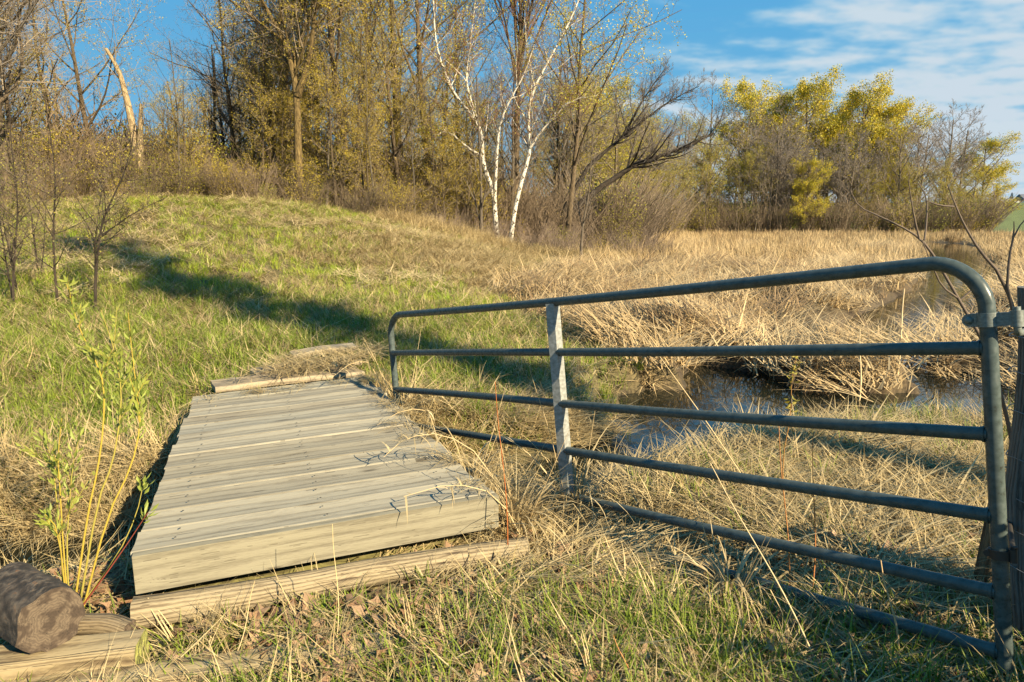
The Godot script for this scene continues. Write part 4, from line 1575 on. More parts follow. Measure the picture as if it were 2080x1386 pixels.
	# golden saplings in front of them
	for k in 34:
		var x := rng.randf_range(-9.5, -1.2)
		spots.append([7, x, wood_edge(x) + rng.randf_range(0.8, 5.5), rng.randf_range(0.6, 1.25)])
	for k in 14:
		var x := rng.randf_range(-19.0, -9.5)
		if x > -15.6 and x < -12.0:
			continue
		spots.append([7, x, wood_edge(x) + rng.randf_range(0.8, 4.0), rng.randf_range(0.4, 0.8)])
	# the wood that runs from behind the birch to the far side of the marsh
	for k in 40:
		var f := rng.randf()
		var x := lerpf(3.0, 20.0, f) + rng.randf_range(-2, 2)
		var d := lerpf(40.0, 84.0, f) + rng.randf_range(0, 14)
		spots.append([[6, 2, 6, 5, 6, 8][rng.randi() % 6], x, d, rng.randf_range(0.75, 1.0)])
	# the far side: crowns read from the skyline
	var sky_line := [
		[6, 17.0, 84, 1.10], [6, 21.5, 86, 1.12], [5, 26.5, 92, 1.22], [6, 24.5, 84, 0.9], [4, 31.5, 93, 1.28], [4, 39.5, 92, 1.30], [5, 35.5, 90, 1.1], [4, 46.0, 90, 1.20], [4, 50.5, 92, 1.05], [5, 57.5, 90, 1.12], [5, 61.0, 93, 1.0], [4, 65.8, 95, 0.92],
		[4, 34.6, 80, 0.6], [4, 36.5, 95, 1.22], [4, 43.5, 94, 1.2], [4, 48.5, 91, 1.12], [5, 29.5, 88, 1.0], [5, 33.5, 86, 0.9], [5, 43.5, 85, 0.85], [5, 52.5, 88, 0.95], [5, 37.5, 84, 0.8], [8, 33.0, 79.5, 0.9], [8, 38.5, 80, 0.85], [8, 41.5, 80.5, 0.9], [8, 28.6, 79.5, 1.0], [8, 50.0, 82, 0.8], [6, 29.0, 82, 0.72], [8, 31.5, 80, 0.95], [8, 26.5, 80, 0.9], [8, 23.0, 80, 0.95], [5, 39.8, 83, 0.82], [6, 43.0, 82, 0.6], [6, 48.0, 83, 0.62], [6, 53.0, 84, 0.6], [6, 57.0, 84, 0.55], [6, 61.0, 86, 0.55], [6, 65.0, 88, 0.5], [8, 45.5, 80, 0.6], [8, 20.0, 79, 0.85],
	]
	spots.append_array(sky_line)
	for k in 36:
		spots.append([[7, 6, 5, 5][rng.randi() % 4], rng.randf_range(16, 66), rng.randf_range(80.5, 90), rng.randf_range(0.5, 0.9)])
	for k in 26:
		spots.append([[5, 6, 5, 5][rng.randi() % 4], rng.randf_range(14, 64), rng.randf_range(92, 108), rng.randf_range(0.75, 0.95)])
	var first := {}
	var placed := {}
	for s in spots:
		var kd: int = s[0]
		var x: float = s[1]
		var d: float = s[2]
		if not seen(x, d, 6.0) or (d > 70.0 and x / d > 0.695):
			continue
		var y := hgt(x, d) - 0.08
		var turn := rng.randf() * TAU
		var z: float = s[3] * (1.08 if d > 78.0 else 1.0)
		var size := Vector3(z * rng.randf_range(0.9, 1.1), z * rng.randf_range(0.95, 1.05), z * rng.randf_range(0.9, 1.1))
		if not first.has(kd):
			first[kd] = true
			proto[kd].transform = Transform3D(Basis(Vector3.UP, turn).scaled_local(size), Vector3(x, y, -d))
		else:
			copy_of(proto[kd], Vector3(x, y, -d), turn, size, "", specs[kd][2])
		var node: Node3D = get_child(get_child_count() - 1) if placed.has(kd) else proto[kd]
		placed[kd] = true
		node.set_meta("label", tree_label(kd, x, d, z))

	# --- trees behind the photographer that shade the foreground
	var beh := tree_cfg(brown, tw, {"n": [30, 8, 6, 3], "start": [0.42, 0.1, 0.1, 0.1], "ratio": [0.06, 0.5, 0.5, 0.5], "cone": 0.1, "leaf_n": 3, "leaf_p": 0.45, "leaf": 0.12, "leaf_cols": lime, "leaf_spread": 0.12, "least": 0.008})
	var rt := make_tree("roadside_tree", "tall narrow budding tree by the road whose shadow crosses the field", "", [straight_stem(15.0, Vector2(0.0, 0.0), pr)], [0.17], beh, 91, mats.bark)
	rt.position = Vector3(9.2, hgt(9.2, -2.6), 2.6)
	var shr := tree_cfg(brown, tw, {"n": [8, 7, 5], "start": [0.2, 0.1, 0.1], "ratio": [0.5, 0.5, 0.5], "seg": [6, 4, 3, 2], "leaf_n": 4, "leaf_p": 0.8, "leaf": 0.05, "leaf_cols": lime, "leaf_spread": 0.05, "least": 0.003})
	var bs := []
	for k in 5:
		var a := k * 1.26
		bs.append([Vector3(0, 0, 0), Vector3(cos(a) * 0.2, 0.3, sin(a) * 0.2), Vector3(cos(a) * 0.45, 0.6, sin(a) * 0.45), Vector3(cos(a) * 0.55, 0.8, sin(a) * 0.55)])
	var sh := make_tree("fence_shrub", "leafy shrub by the fence line that shades the foot of the gate", "", bs, [0.02, 0.018, 0.02, 0.016, 0.018], shr, 93, mats.bark)
	sh.position = Vector3(2.55, hgt(2.55, 1.0), -1.0)
	copy_of(sh, Vector3(1.98, hgt(1.98, 0.7), -0.7), 1.7, Vector3(0.85, 0.8, 0.85), "lower leafy shrub shading the grass in front of the gate", "")

	# --- undergrowth
	var brush := Buf.new()
	var br := RandomNumberGenerator.new()
	br.seed = 88
	for k in 46:
		var a := br.randf() * TAU
		var p := Vector3(cos(a), 0, sin(a)) * br.randf() * 0.5
		var dir := Vector3(cos(a) * 0.45, 1.0, sin(a) * 0.45).normalized()
		var len := br.randf_range(0.8, 2.0)
		var pts := PackedVector3Array([p])
		for i in 4:
			dir = (dir + Vector3(br.randf_range(-0.2, 0.2), br.randf_range(-0.12, 0.1), br.randf_range(-0.2, 0.2))).normalized()
			p += dir * len / 4
			pts.append(p)
		var v := br.randf_range(0.7, 1.3)
		brush.twig(pts, 0.012, 0.004, Color(v, v, v))
		for j in 6:
			var i0 := 1 + br.randi() % 3
			var q := pts[i0]
			var dd := (dir + Vector3(br.randf_range(-0.9, 0.9), br.randf_range(-0.4, 0.5), br.randf_range(-0.9, 0.9))).normalized()
			var q1 := q + dd * br.randf_range(0.15, 0.5)
			brush.twig(PackedVector3Array([q, q.lerp(q1, 0.5) + Vector3(br.randf_range(-0.04, 0.04), 0.03, 0), q1]), 0.006, 0.002, Color(v, v, v))
	var bush := Buf.new(false)
	for k in 800:
		var dirv := Vector3(br.randfn(), br.randfn(), br.randfn()).normalized()
		var p := Vector3(dirv.x * 0.75, 0.95 + dirv.y * 0.8, dirv.z * 0.75) * Vector3(1, 1, 1) * pow(br.randf(), 0.33)
		p.y = maxf(0.1, p.y)
		var ld := Vector3(br.randf_range(-1, 1), br.randf_range(-1, 1), br.randf_range(-1, 1)).normalized()
		var v := br.randf_range(0.7, 1.3)
		bush.leaf(p, ld, ld.cross(Vector3(0.3, 0.7, br.randf())).normalized(), br.randf_range(0.03, 0.075), br.randf_range(0.025, 0.05), Color(v, v, v))
	var bm := brush.mesh()
	var lm := bush.mesh()
	var c1 := Copies.new()
	var c2 := Copies.new()
	for k in 900:
		var x := rng.randf_range(-36.0, 6.5)
		var d := wood_edge(x) + pow(rng.randf(), 1.2) * 24.0 - 0.3
		if not seen(x, d, 3.0):
			continue
		var s := rng.randf_range(0.35, 0.9) + ss(0.0, 6.0, d - wood_edge(x)) * rng.randf_range(0.2, 1.6)
		var y := hgt(x, d) - 0.05
		var v := rng.randf_range(0.7, 1.25)
		var wood_col := Color(0.17 * v, 0.125 * v, 0.08 * v)
		if x > -3.5 and d < 30.0:
			wood_col = Color(0.22 * v, 0.165 * v, 0.12 * v)
			s *= 0.72
		c1.add(Vector3(x, y, -d), rng.randf() * TAU, s, s * rng.randf_range(0.8, 1.2), 0, 0, wood_col)
		var leafy := 0.85 if x < -2.5 else 0.25
		if rng.randf() < leafy:
			var oc: Color = olive[rng.randi() % 4]
			if rng.randf() < 0.3:
				oc = lime[rng.randi() % 3]
			c2.add(Vector3(x, y, -d), rng.randf() * TAU, s * 1.05, s, 0, 0, Color(oc.r * v, oc.g * v, oc.b * v))
	for k in 560:
		var x := rng.randf_range(4.0, 68.0)
		var d := 0.0
		if x < 19.0:
			d = lerpf(36.0, 82.0, (x - 4.0) / 15.0) + rng.randf_range(-2, 12)
		else:
			d = 80.5 + pow(rng.randf(), 1.5) * 14.0 + ss(50.0, 68.0, x) * 5.0
		if not seen(x, d, 3.0) or x / d > 0.70:
			continue
		var s := rng.randf_range(1.0, 3.0)
		var y := hgt(x, d) - 0.1
		var v := rng.randf_range(0.7, 1.25)
		c1.add(Vector3(x, y, -d), rng.randf() * TAU, s, s * rng.randf_range(0.8, 1.1), 0, 0, Color(0.24 * v, 0.185 * v, 0.125 * v))
		if rng.randf() < 0.55:
			var oc: Color = (olive + lime)[rng.randi() % 7]
			if rng.randf() < 0.25:
				oc = Color(0.13, 0.20, 0.035)
			c2.add(Vector3(x, y, -d), rng.randf() * TAU, s * 1.05, s * 0.9, 0, 0, Color(oc.r * v, oc.g * v, oc.b * v))
	many("undergrowth", bm, mats.twig, c1, "tangled bare brown undergrowth along the foot of the woods", "undergrowth")
	many("budding_undergrowth", lm, mats.leaf, c2, "small olive and green leaves opening in the woodland undergrowth", "undergrowth")

	build_far_farm()


# the farm on the rise beyond the marsh
func build_far_farm() -> void:
	var white := mat_of("white_paint", lin(0.75, 0.75, 0.72), 0.6)
	var slate := mat_of("roof_metal", lin(0.10, 0.11, 0.13), 0.5)
	var spec := [
		["barn", "low barn with a dark slate roof on the far green rise", "barn", 247.0, 320.0, 16.0, 9.0, 2.6, 3.2],
		["shed", "small white shed below the far barn", "shed", 230.6, 310.0, 2.2, 2.2, 1.9, 0.4],
		["shed", "white flat topped shed beside the far spruce", "shed", 229.8, 316.0, 3.0, 2.6, 2.3, 0.3],
	]
	for s in spec:
		var x: float = s[3]
		var d: float = s[4]
		var t := thing(s[0], s[1], s[2], Vector3(x, hgt(x, d) - 0.2, -d))
		var w: float = s[5] * 0.5
		var l: float = s[6] * 0.5
		var h: float = s[7]
		var b := Buf.new()
		b.block([Vector3(-w, 0, l), Vector3(w, 0, l), Vector3(w, 0, -l), Vector3(-w, 0, -l), Vector3(-w, h, l), Vector3(w, h, l), Vector3(w, h, -l), Vector3(-w, h, -l)], Color.WHITE, Vector2.ZERO, 1.0)
		part("wall", b.mesh(), white, t)
		var r := Buf.new()
		var o := 0.3
		var rh: float = s[8]
		r.block([Vector3(-w - o, h + 0.01, l + o), Vector3(w + o, h + 0.01, l + o), Vector3(w + o, h + 0.01, -l - o), Vector3(-w - o, h + 0.01, -l - o), Vector3(-w - o, h + rh, 0.05), Vector3(w + o, h + rh, 0.05), Vector3(w + o, h + rh, -0.05), Vector3(-w - o, h + rh, -0.05)], Color.WHITE, Vector2.ZERO, 1.0)
		part("roof", r.mesh(), slate if rh > 1.0 else white, t)
	# the spruce
	var rng := RandomNumberGenerator.new()
	rng.seed = 61
	var trunk := Buf.new()
	trunk.tube(PackedVector3Array([Vector3.ZERO, Vector3(0, 3, 0), Vector3(0, 6.6, 0)]), PackedFloat32Array([0.18, 0.1, 0.02]), 6, Color(0.1, 0.07, 0.05))
	var crown := Buf.new(false)
	for k in 1500:
		var f := pow(rng.randf(), 0.7)
		var y := 6.7 - f * 6.0
		var layer := 0.75 + 0.25 * sin(y * 7.0)
		var rr := f * 1.9 * layer * sqrt(rng.randf())
		var a := rng.randf() * TAU
		var p := Vector3(cos(a) * rr, y - rr * 0.15, sin(a) * rr)
		var v := rng.randf_range(0.7, 1.3)
		crown.leaf(p, Vector3(cos(a), rng.randf_range(-0.5, 0.2), sin(a)).normalized(), Vector3(-sin(a), rng.randf_range(-0.5, 0.5), cos(a)).normalized(), 0.4, 0.16, Color(0.018 * v, 0.04 * v, 0.02 * v))
	var st := thing("spruce_tree", "small dark spruce beside the white shed on the far rise", "tree", Vector3(239.0, hgt(239.0, 325.0) - 0.1, -325.0))
	part("trunk", trunk.mesh(), mats.bark, st)
	part("crown", crown.mesh(), mats.leaf, st)


# ---------------------------------------------------------------- grass, reeds, litter
func pick(rng: RandomNumberGenerator, a: Color, b: Color) -> Color:
	var c := a.lerp(b, rng.randf())
	var v := rng.randf_range(0.8, 1.2)
	return Color(c.r * v, c.g * v, c.b * v)


func build_grass() -> void:
	var rng := RandomNumberGenerator.new()
	rng.seed = 1234
	var one := Color.WHITE
	# tufts
	var green := []
	for kk in 3:
		var b := Buf.new(false)
		for k in 26:
			var a := rng.randf() * TAU
			var p := Vector3(cos(a), 0, sin(a)) * rng.randf() * 0.07
			var v := rng.randf_range(0.75, 1.25)
			b.blade(p, rng.randf() * TAU, rng.randf_range(0.05, 0.5), rng.randf_range(0.2, 1.1), rng.randf_range(0.09, 0.24), rng.randf_range(0.004, 0.0075), 3, Color(v, v, v * rng.randf_range(0.7, 1.1)))
		green.append(b.mesh())
	var dry := []
	for kk in 3:
		var b := Buf.new(false)
		for k in 30:
			var a := rng.randf() * TAU
			var p := Vector3(cos(a), 0, sin(a)) * rng.randf() * 0.08
			var v := rng.randf_range(0.65, 1.3)
			b.blade(p, a + rng.randf_range(-0.8, 0.8), rng.randf_range(0.15, 0.8), rng.randf_range(0.6, 2.2), rng.randf_range(0.2, 0.5), rng.randf_range(0.003, 0.007), 4, Color(v, v, v), rng.randf_range(0.3, 0.8) if rng.randf() < 0.3 else -1.0, rng.randf_range(0.5, 1.4), rng.randf_range(-0.6, 0.6))
		dry.append(b.mesh())
	# straw lying flat
	var mat_straw := []
	for kk in 3:
		var b := Buf.new(false)
		for k in 34:
			var a := rng.randf() * TAU
			var p := Vector3(cos(a), 0, sin(a)) * rng.randf() * 0.15 + Vector3(0, rng.randf_range(0.0, 0.04), 0)
			var v := rng.randf_range(0.55, 1.35)
			b.blade(p, rng.randfn() * 0.9 + (PI if rng.randf() < 0.3 else 0.0), rng.randf_range(1.2, 1.75), rng.randf_range(-0.5, 0.6), rng.randf_range(0.10, 0.34), rng.randf_range(0.003, 0.009), 3, Color(v, v, v * rng.randf_range(0.85, 1.05)), -1.0, 0.0, rng.randf_range(-0.8, 0.8))
		mat_straw.append(b.mesh())
	# cattails broken and folded
	var reed := []
	for kk in 3:
		var b := Buf.new(false)
		for k in 34:
			var a := rng.randf() * TAU
			var p := Vector3(cos(a), 0, sin(a)) * rng.randf() * 0.22
			var v := rng.randf_range(0.6, 1.3)
			var folded := rng.randf() < 0.8
			b.blade(p, rng.randf() * TAU, rng.randf_range(0.0, 0.45), rng.randf_range(-0.1, 0.5), rng.randf_range(0.5, 1.1), rng.randf_range(0.010, 0.021), 5, Color(v, v, v), rng.randf_range(0.2, 0.75) if folded else -1.0, rng.randf_range(0.9, 2.2), rng.randf_range(-0.7, 0.7))
		reed.append(b.mesh())
	# cattails laid over in one direction
	var swath := []
	for kk in 3:
		var b := Buf.new(false)
		for k in 46:
			var p := Vector3(rng.randf_range(-0.35, 0.35), rng.randf_range(0.0, 0.22), rng.randf_range(-0.35, 0.35))
			var v := rng.randf_range(0.6, 1.35)
			b.blade(p, rng.randfn() * 0.45, rng.randf_range(0.8, 1.5), rng.randf_range(0.1, 0.9), rng.randf_range(0.45, 1.0), rng.randf_range(0.009, 0.020), 4, Color(v, v, v), -1.0, 0.0, rng.randf_range(-0.6, 0.6))
		swath.append(b.mesh())
	# standing reeds for the far marsh
	var stand := []
	for kk in 2:
		var b := Buf.new(false)
		for k in 42:
			var a := rng.randf() * TAU
			var p := Vector3(cos(a), 0, sin(a)) * rng.randf() * 0.45
			var v := rng.randf_range(0.7, 1.25)
			b.blade(p, rng.randf() * TAU, rng.randf_range(0.0, 0.3), rng.randf_range(0.0, 0.7), rng.randf_range(0.5, 1.1), rng.randf_range(0.014, 0.026), 3, Color(v, v, v), rng.randf_range(0.4, 0.8) if rng.randf() < 0.45 else -1.0, rng.randf_range(0.7, 2.0), rng.randf_range(-0.7, 0.7))
		stand.append(b.mesh())

	var cg := [Copies.new(), Copies.new(), Copies.new()]
	var cd := [Copies.new(), Copies.new(), Copies.new()]
	var cm := [Copies.new(), Copies.new(), Copies.new()]
	var cr := [Copies.new(), Copies.new(), Copies.new()]
	var cs := [Copies.new(), Copies.new(), Copies.new()]
	var ct := [Copies.new(), Copies.new()]
	var g1 := Color(0.15, 0.215, 0.016)
	var g2 := Color(0.26, 0.32, 0.026)
	var s1 := Color(0.47, 0.35, 0.16)
	var s2 := Color(0.64, 0.51, 0.28)
	var r1 := Color(0.54, 0.38, 0.18)
	var r2 := Color(0.74, 0.57, 0.32)
	# dry land
	var d := 1.3
	while d < 34.0:
		var gap := 0.05 + 0.0115 * d
		var half := d * 0.80 + 1.3
		var x := -half
		while x < half:
			var px := x + rng.randf_range(-gap, gap) * 0.6
			var pd := d + rng.randf_range(-gap, gap) * 0.6
			x += gap
			if near_solid(px, pd):
				continue
			var w := wet(px, pd)
			var h := hgt(px, pd)
			if h < WATER + 0.02:
				continue
			var ws := wood_share(px, pd)
			if ws > 0.5 and rng.randf() < ws * 0.9:
				continue
			if w > 0.55 and pd > 6.5:
				continue
			var gr := green_share(px, pd)
			var size := 0.85 + 0.045 * pd
			var p := Vector3(px, h - 0.01, -pd)
			if rng.randf() < gr * ((0.45 if pd < 3.8 else 0.28) if pd < 5.8 and px > 0.1 and pd > 2.5 else 1.0):
				var lush := g1.lerp(g2, rng.randf())
				if pd > 10.0:
					lush = Color(0.27, 0.39, 0.02).lerp(Color(0.46, 0.50, 0.055), rng.randf())
				var tall := rng.randf_range(0.7, 1.2) * ((0.95 if pd < 2.35 and px > -0.2 else 0.66) if pd < 3.2 else (0.75 if pd < 5.6 and px > -0.2 else 0.95))
				cg[rng.randi() % 3].add(p, rng.randf() * TAU, size * 1.1, (0.85 + 0.008 * pd) * tall, rng.randf_range(-0.15, 0.15), rng.randf_range(-0.15, 0.15), lush)
			var sh := rng.randf()
			var thatch := 0.80 - gr * 0.42
			if pd < 2.6:
				thatch = 0.5 - 0.2 * gr
			elif pd < 5.6 and px > -0.2:
				thatch = 0.9
			if sh < thatch:
				cm[rng.randi() % 3].add(p + Vector3(0, rng.randf_range(0.005, 0.03), 0), rng.randf() * TAU, size * 0.9, size * rng.randf_range(0.8, 1.3), rng.randf_range(-0.12, 0.12), rng.randf_range(-0.12, 0.12), pick(rng, s1, s2))
			elif sh > thatch + (1.0 - thatch) * 0.62:
				cd[rng.randi() % 3].add(p, rng.randf() * TAU, size * rng.randf_range(0.5, 0.85), size * rng.randf_range(0.35, 0.7), rng.randf_range(-0.3, 0.3), rng.randf_range(-0.3, 0.3), pick(rng, s1, s2))
		d += gap
	for k in 15:
		var cx := rng.randf_range(-12.0, -0.5)
		var cdp := rng.randf_range(9.0, 21.0)
		var rr := rng.randf_range(0.4, 1.3)
		for j in int(38 * rr):
			var px := cx + rng.randfn() * rr * 0.8
			var pd := cdp + rng.randfn() * rr * 0.8
			if wood_share(px, pd) > 0.3 or wet(px, pd) > 0.4:
				continue
			cm[rng.randi() % 3].add(Vector3(px, hgt(px, pd) + rng.randf_range(0.06, 0.14), -pd), rng.randf() * TAU, 1.5, 1.3, rng.randf_range(-0.1, 0.25), rng.randf_range(-0.1, 0.1), pick(rng, Color(0.62, 0.48, 0.25), Color(0.74, 0.60, 0.34)))
	# tall dry grass fringing the marsh and the foot of the birch brush
	for k in 2600:
		var pd := rng.randf_range(13.0, 29.0)
		var px := marsh_edge(pd) + rng.randfn() * 1.3 - 1.0
		if pd > 22.0:
			px = rng.randf_range(-4.5, 4.5)
			pd = wood_edge(px) - 0.6 + rng.randfn() * 0.7
		var h := hgt(px, pd)
		if h < WATER:
			continue
		var up := rng.randf_range(0.5, 1.1) if pd < 22.0 else rng.randf_range(0.8, 2.0)
		if pd < 22.0 and rng.randf() < 0.5:
			cm[rng.randi() % 3].add(Vector3(px, h + 0.03, -pd), rng.randf() * TAU, 1.5, 1.5, 0, 0, pick(rng, s1, s2))
			continue
		cd[rng.randi() % 3].add(Vector3(px, h, -pd), rng.randf() * TAU, rng.randf_range(1.0, 1.7), up, rng.randf_range(-0.3, 0.3), rng.randf_range(-0.3, 0.3), pick(rng, s1, s2))
	# thick dead grass heaped along the foot of the gate and the ditch's right bank
	var F := gate_frame()
	var P0: Vector3 = F[0]
	var gd: Vector3 = F[1]
	for k in 520:
		var t := rng.randf_range(0.05, 1.02)
		var q := P0 + gd * 3.6567 * t
		var side := rng.randfn() * 0.22
		var px := q.x + side * 0.77
		var pd := -q.z + side * 0.64
		if on_deck(px, pd, -0.02):
			continue
		var h := hgt(px, pd)
		if h < WATER - 0.1:
			h = WATER - 0.1
		var sz := rng.randf_range(0.7, 1.25)
		if t < 0.35:
			sz *= 0.75
			if rng.randf() < 0.35:
				continue
		if rng.randf() < 0.45:
			cd[rng.randi() % 3].add(Vector3(px, h, -pd), rng.randf() * TAU, sz, sz * rng.randf_range(0.35, 0.75), rng.randf_range(-0.6, 0.6), rng.randf_range(-0.6, 0.6), pick(rng, s1, s2))
		if rng.randf() < 0.8:
			cm[rng.randi() % 3].add(Vector3(px, h + rng.randf_range(0.02, 0.16) * ss(0.4, 0.7, t), -pd), rng.randf() * TAU, sz, sz * 1.2, rng.randf_range(-0.3, 0.3), rng.randf_range(-0.3, 0.3), pick(rng, s1, s2))
	for k in 620:
		var px := rng.randf_range(-0.25, 2.6)
		var pd := rng.randf_range(2.35, 5.2)
		if near_solid(px, pd) or hgt(px, pd) < WATER + 0.05:
			continue
		cs[rng.randi() % 3].add(Vector3(px, hgt(px, pd) - 0.02, -pd), rng.randfn() * 0.7 + 0.4, 0.55, rng.randf_range(0.10, 0.28), rng.randf_range(-0.15, 0.15), rng.randf_range(-0.15, 0.15), pick(rng, s1, s2))
	# straw blown onto the boards along the right edge and at the far end
	for k in 34:
		var f := rng.randf()
		var px := lerpf(-0.075, -1.14, f) - absf(rng.randfn()) * 0.05
		var pd := lerpf(2.825, 5.095, f)
		if k > 24:
			f = rng.randf()
			px = lerpf(-2.1, -1.2, f)
			pd = lerpf(4.4, 4.95, f)
		cm[rng.randi() % 3].add(Vector3(px, 0.252, -pd), rng.randf() * TAU, 0.55, 0.5, 0, 0, pick(rng, s1, s2))
	# the far side of the deck's right edge: straw spills onto the boards
	for k in 170:
		var f := rng.randf()
		var ex := lerpf(-0.075, -1.14, f)
		var ed := lerpf(2.825, 5.095, f)
		var off := absf(rng.randfn()) * 0.10
		var px := ex + off * 0.9 + 0.03
		var pd := ed + off * 0.42
		cd[rng.randi() % 3].add(Vector3(px, hgt(px, pd) + 0.08, -pd), rng.randf() * TAU, rng.randf_range(0.7, 1.0), rng.randf_range(0.4, 0.75), rng.randf_range(-0.3, 0.5), rng.randf_range(0.2, 0.9), pick(rng, s1, s2))
	# tall dry grass hanging over the ditch on its far left bank
	for k in 420:
		var px := rng.randf_range(-5.0, -1.9)
		var pd := 0.0
		for i in DITCH.size() - 1:
			var a: Vector2 = DITCH[i]
			var b: Vector2 = DITCH[i + 1]
			if px >= a.x and px <= b.x:
				pd = lerpf(a.y, b.y, (px - a.x) / (b.x - a.x))
		pd += 0.42 + absf(rng.randfn()) * 0.22
		if on_deck(px, pd, 0.05):
			continue
		cd[rng.randi() % 3].add(Vector3(px, hgt(px, pd), -pd), rng.randf() * TAU, rng.randf_range(0.7, 1.15), rng.randf_range(0.7, 1.1), rng.randf_range(0.2, 0.7), rng.randf_range(-0.2, 0.2), pick(rng, s1, s2))
	# straw drifted over the loose planks beyond the deck
	for k in 60:
		var px := rng.randf_range(-2.05, -1.2)
		var pd := 5.05 + (px + 1.6) * 0.55 + rng.randf_range(0.0, 0.75)
		cm[rng.randi() % 3].add(Vector3(px, maxf(0.27, hgt(px, pd)) + 0.03, -pd), rng.randf_range(-0.5, 0.5), 0.8, 0.8, 0, 0, pick(rng, s1, s2))
	# marsh
	d = 5.2
	while d < 95.0:
		var gap := 0.13 + 0.011 * d
		var half := d * 0.80 + 1.5
		var x := maxf(-half, marsh_edge(d) - 1.6)
		while x < half:
			var px := x + rng.randf_range(-gap, gap) * 0.6
			var pd := d + rng.randf_range(-gap, gap) * 0.6
			x += gap
			var w := wet(px, pd)
			if w < 0.35 + rng.randf() * 0.2 or near_solid(px, pd):
				continue
			var pn := pond(px, pd)
			var h := hgt(px, pd)
			var clump := noise_b.get_noise_2d(px * 14.0 + 200.0, pd * 14.0)
			if pn > (0.3 if pd < 9.0 else 0.1):
				# islands of reed stand in the pond
				if clump < 0.04 + 0.2 * pn or pd > 9.0 or (px < 2.3 and pd < 6.6) or (px > 2.1 and px < 2.75 and pd < 7.6):
					continue
				h = WATER - 0.05
			elif pd < 5.7:
				continue
			if pn < 0.1 and clump < -0.16 and rng.randf() < 0.8:
				continue
			var col := pick(rng, r1, r2)
			if rng.randf() < 0.22:
				col = pick(rng, Color(0.26, 0.17, 0.085), Color(0.38, 0.26, 0.13))
			var p := Vector3(px, h - 0.02, -pd)
			if pd < 22.0:
				var heap := 0.5 + 0.9 * noise_b.get_noise_2d(px * 9.0, pd * 9.0)
				var s := rng.randf_range(0.6, 0.95) + 0.012 * pd
				if rng.randf() < 0.38:
					cr[rng.randi() % 3].add(p, rng.randf() * TAU, s, s * rng.randf_range(0.25, 0.62), rng.randf_range(-0.55, 0.55), rng.randf_range(-0.55, 0.55), col)
				else:
					var flow := 1.2 + 2.2 * noise_a.get_noise_2d(px * 5.0, pd * 5.0)
					cs[rng.randi() % 3].add(p + Vector3(0, maxf(0.0, heap) * 0.34, 0), flow + rng.randfn() * 0.5, s, s * rng.randf_range(0.45, 0.9), rng.randf_range(-0.15, 0.15), rng.randf_range(-0.15, 0.15), col)
			else:
				var s := 0.7 + 0.008 * pd
				var lie := noise_b.get_noise_2d(px * 5.0 + 70.0, pd * 5.0)
				if lie < -0.30 and rng.randf() < 0.6:
					continue
				if lie > 0.1 and pd < 45.0:
					cs[rng.randi() % 3].add(p, 1.2 + 2.2 * noise_a.get_noise_2d(px * 5.0, pd * 5.0), s * 1.2, s * 1.2, rng.randf_range(-0.2, 0.2), rng.randf_range(-0.2, 0.2), col)
				else:
					ct[rng.randi() % 2].add(p, rng.randf() * TAU, s, rng.randf_range(0.4, 0.95) + lie * 0.35, rng.randf_range(-0.3, 0.3), rng.randf_range(-0.3, 0.3), col)
		d += gap
	# shoots coming up green round the pond
	for k in 200:
		var px := rng.randf_range(0.6, 5.2)
		var pd := rng.randf_range(4.2, 6.3)
		var h := hgt(px, pd)
		if h < WATER - 0.12 or h > -0.02:
			continue
		cg[rng.randi() % 3].add(Vector3(px, maxf(h, WATER - 0.05), -pd), rng.randf() * TAU, rng.randf_range(0.6, 0.9), rng.randf_range(0.7, 1.2), 0, 0, g1.lerp(g2, rng.randf()))
	for k in 3:
		many("green_grass", green[k], mats.grass, cg[k], "fresh green spring grass growing through the dead straw", "grass")
		many("dry_grass", dry[k], mats.straw, cd[k], "arching tan dead grass tufts standing over the fresh growth", "grass")
		many("straw_thatch", mat_straw[k], mats.straw, cm[k], "pale flattened straw lying matted on the ground", "straw")
		many("broken_cattails", reed[k], mats.straw, cr[k], "broken and folded tan cattails standing round the pond", "cattails")
		many("fallen_cattails", swath[k], mats.straw, cs[k], "swaths of fallen tan cattail leaves heaped over the marsh", "cattails")
	for k in 2:
		many("marsh_reeds", stand[k], mats.straw, ct[k], "pale dry reeds standing across the far marsh", "reeds")

	# fallen leaves in the foreground
	var lf := Buf.new(false)
	var seg := 6
	lf.vert(Vector3(0, 0.006, 0), Vector3.UP, one, Vector2.ZERO)
	var outline := [Vector2(-0.04, 0), Vector2(-0.02, 0.018), Vector2(-0.008, 0.012), Vector2(0.008, 0.028), Vector2(0.018, 0.012), Vector2(0.04, 0.0), Vector2(0.018, -0.014), Vector2(0.006, -0.028), Vector2(-0.008, -0.012), Vector2(-0.022, -0.018)]
	for q in outline:
		lf.vert(Vector3(q.x, 0.012 * sin(q.x * 60.0) + q.y * q.y * 16.0, q.y), Vector3.UP, one, Vector2.ZERO)
	for k in outline.size():
		lf.tri(0, 1 + k, 1 + (k + 1) % outline.size())
	var cl := Copies.new()
	for k in 2600:
		var px := rng.randf_range(-1.9, 2.2)
		var pd := rng.randf_range(1.5, 2.9)
		if near_solid(px, pd):
			continue
		if noise_c.get_noise_2d(px * 14.0, pd * 14.0) < -0.15:
			continue
		var c := pick(rng, Color(0.16, 0.08, 0.035), Color(0.30, 0.20, 0.12))
		cl.add(Vector3(px, hgt(px, pd) + rng.randf_range(0.015, 0.05), -pd), rng.randf() * TAU, rng.randf_range(0.7, 1.4), rng.randf_range(0.6, 2.0), rng.randf_range(-0.7, 0.7), rng.randf_range(-0.7, 0.7), c)
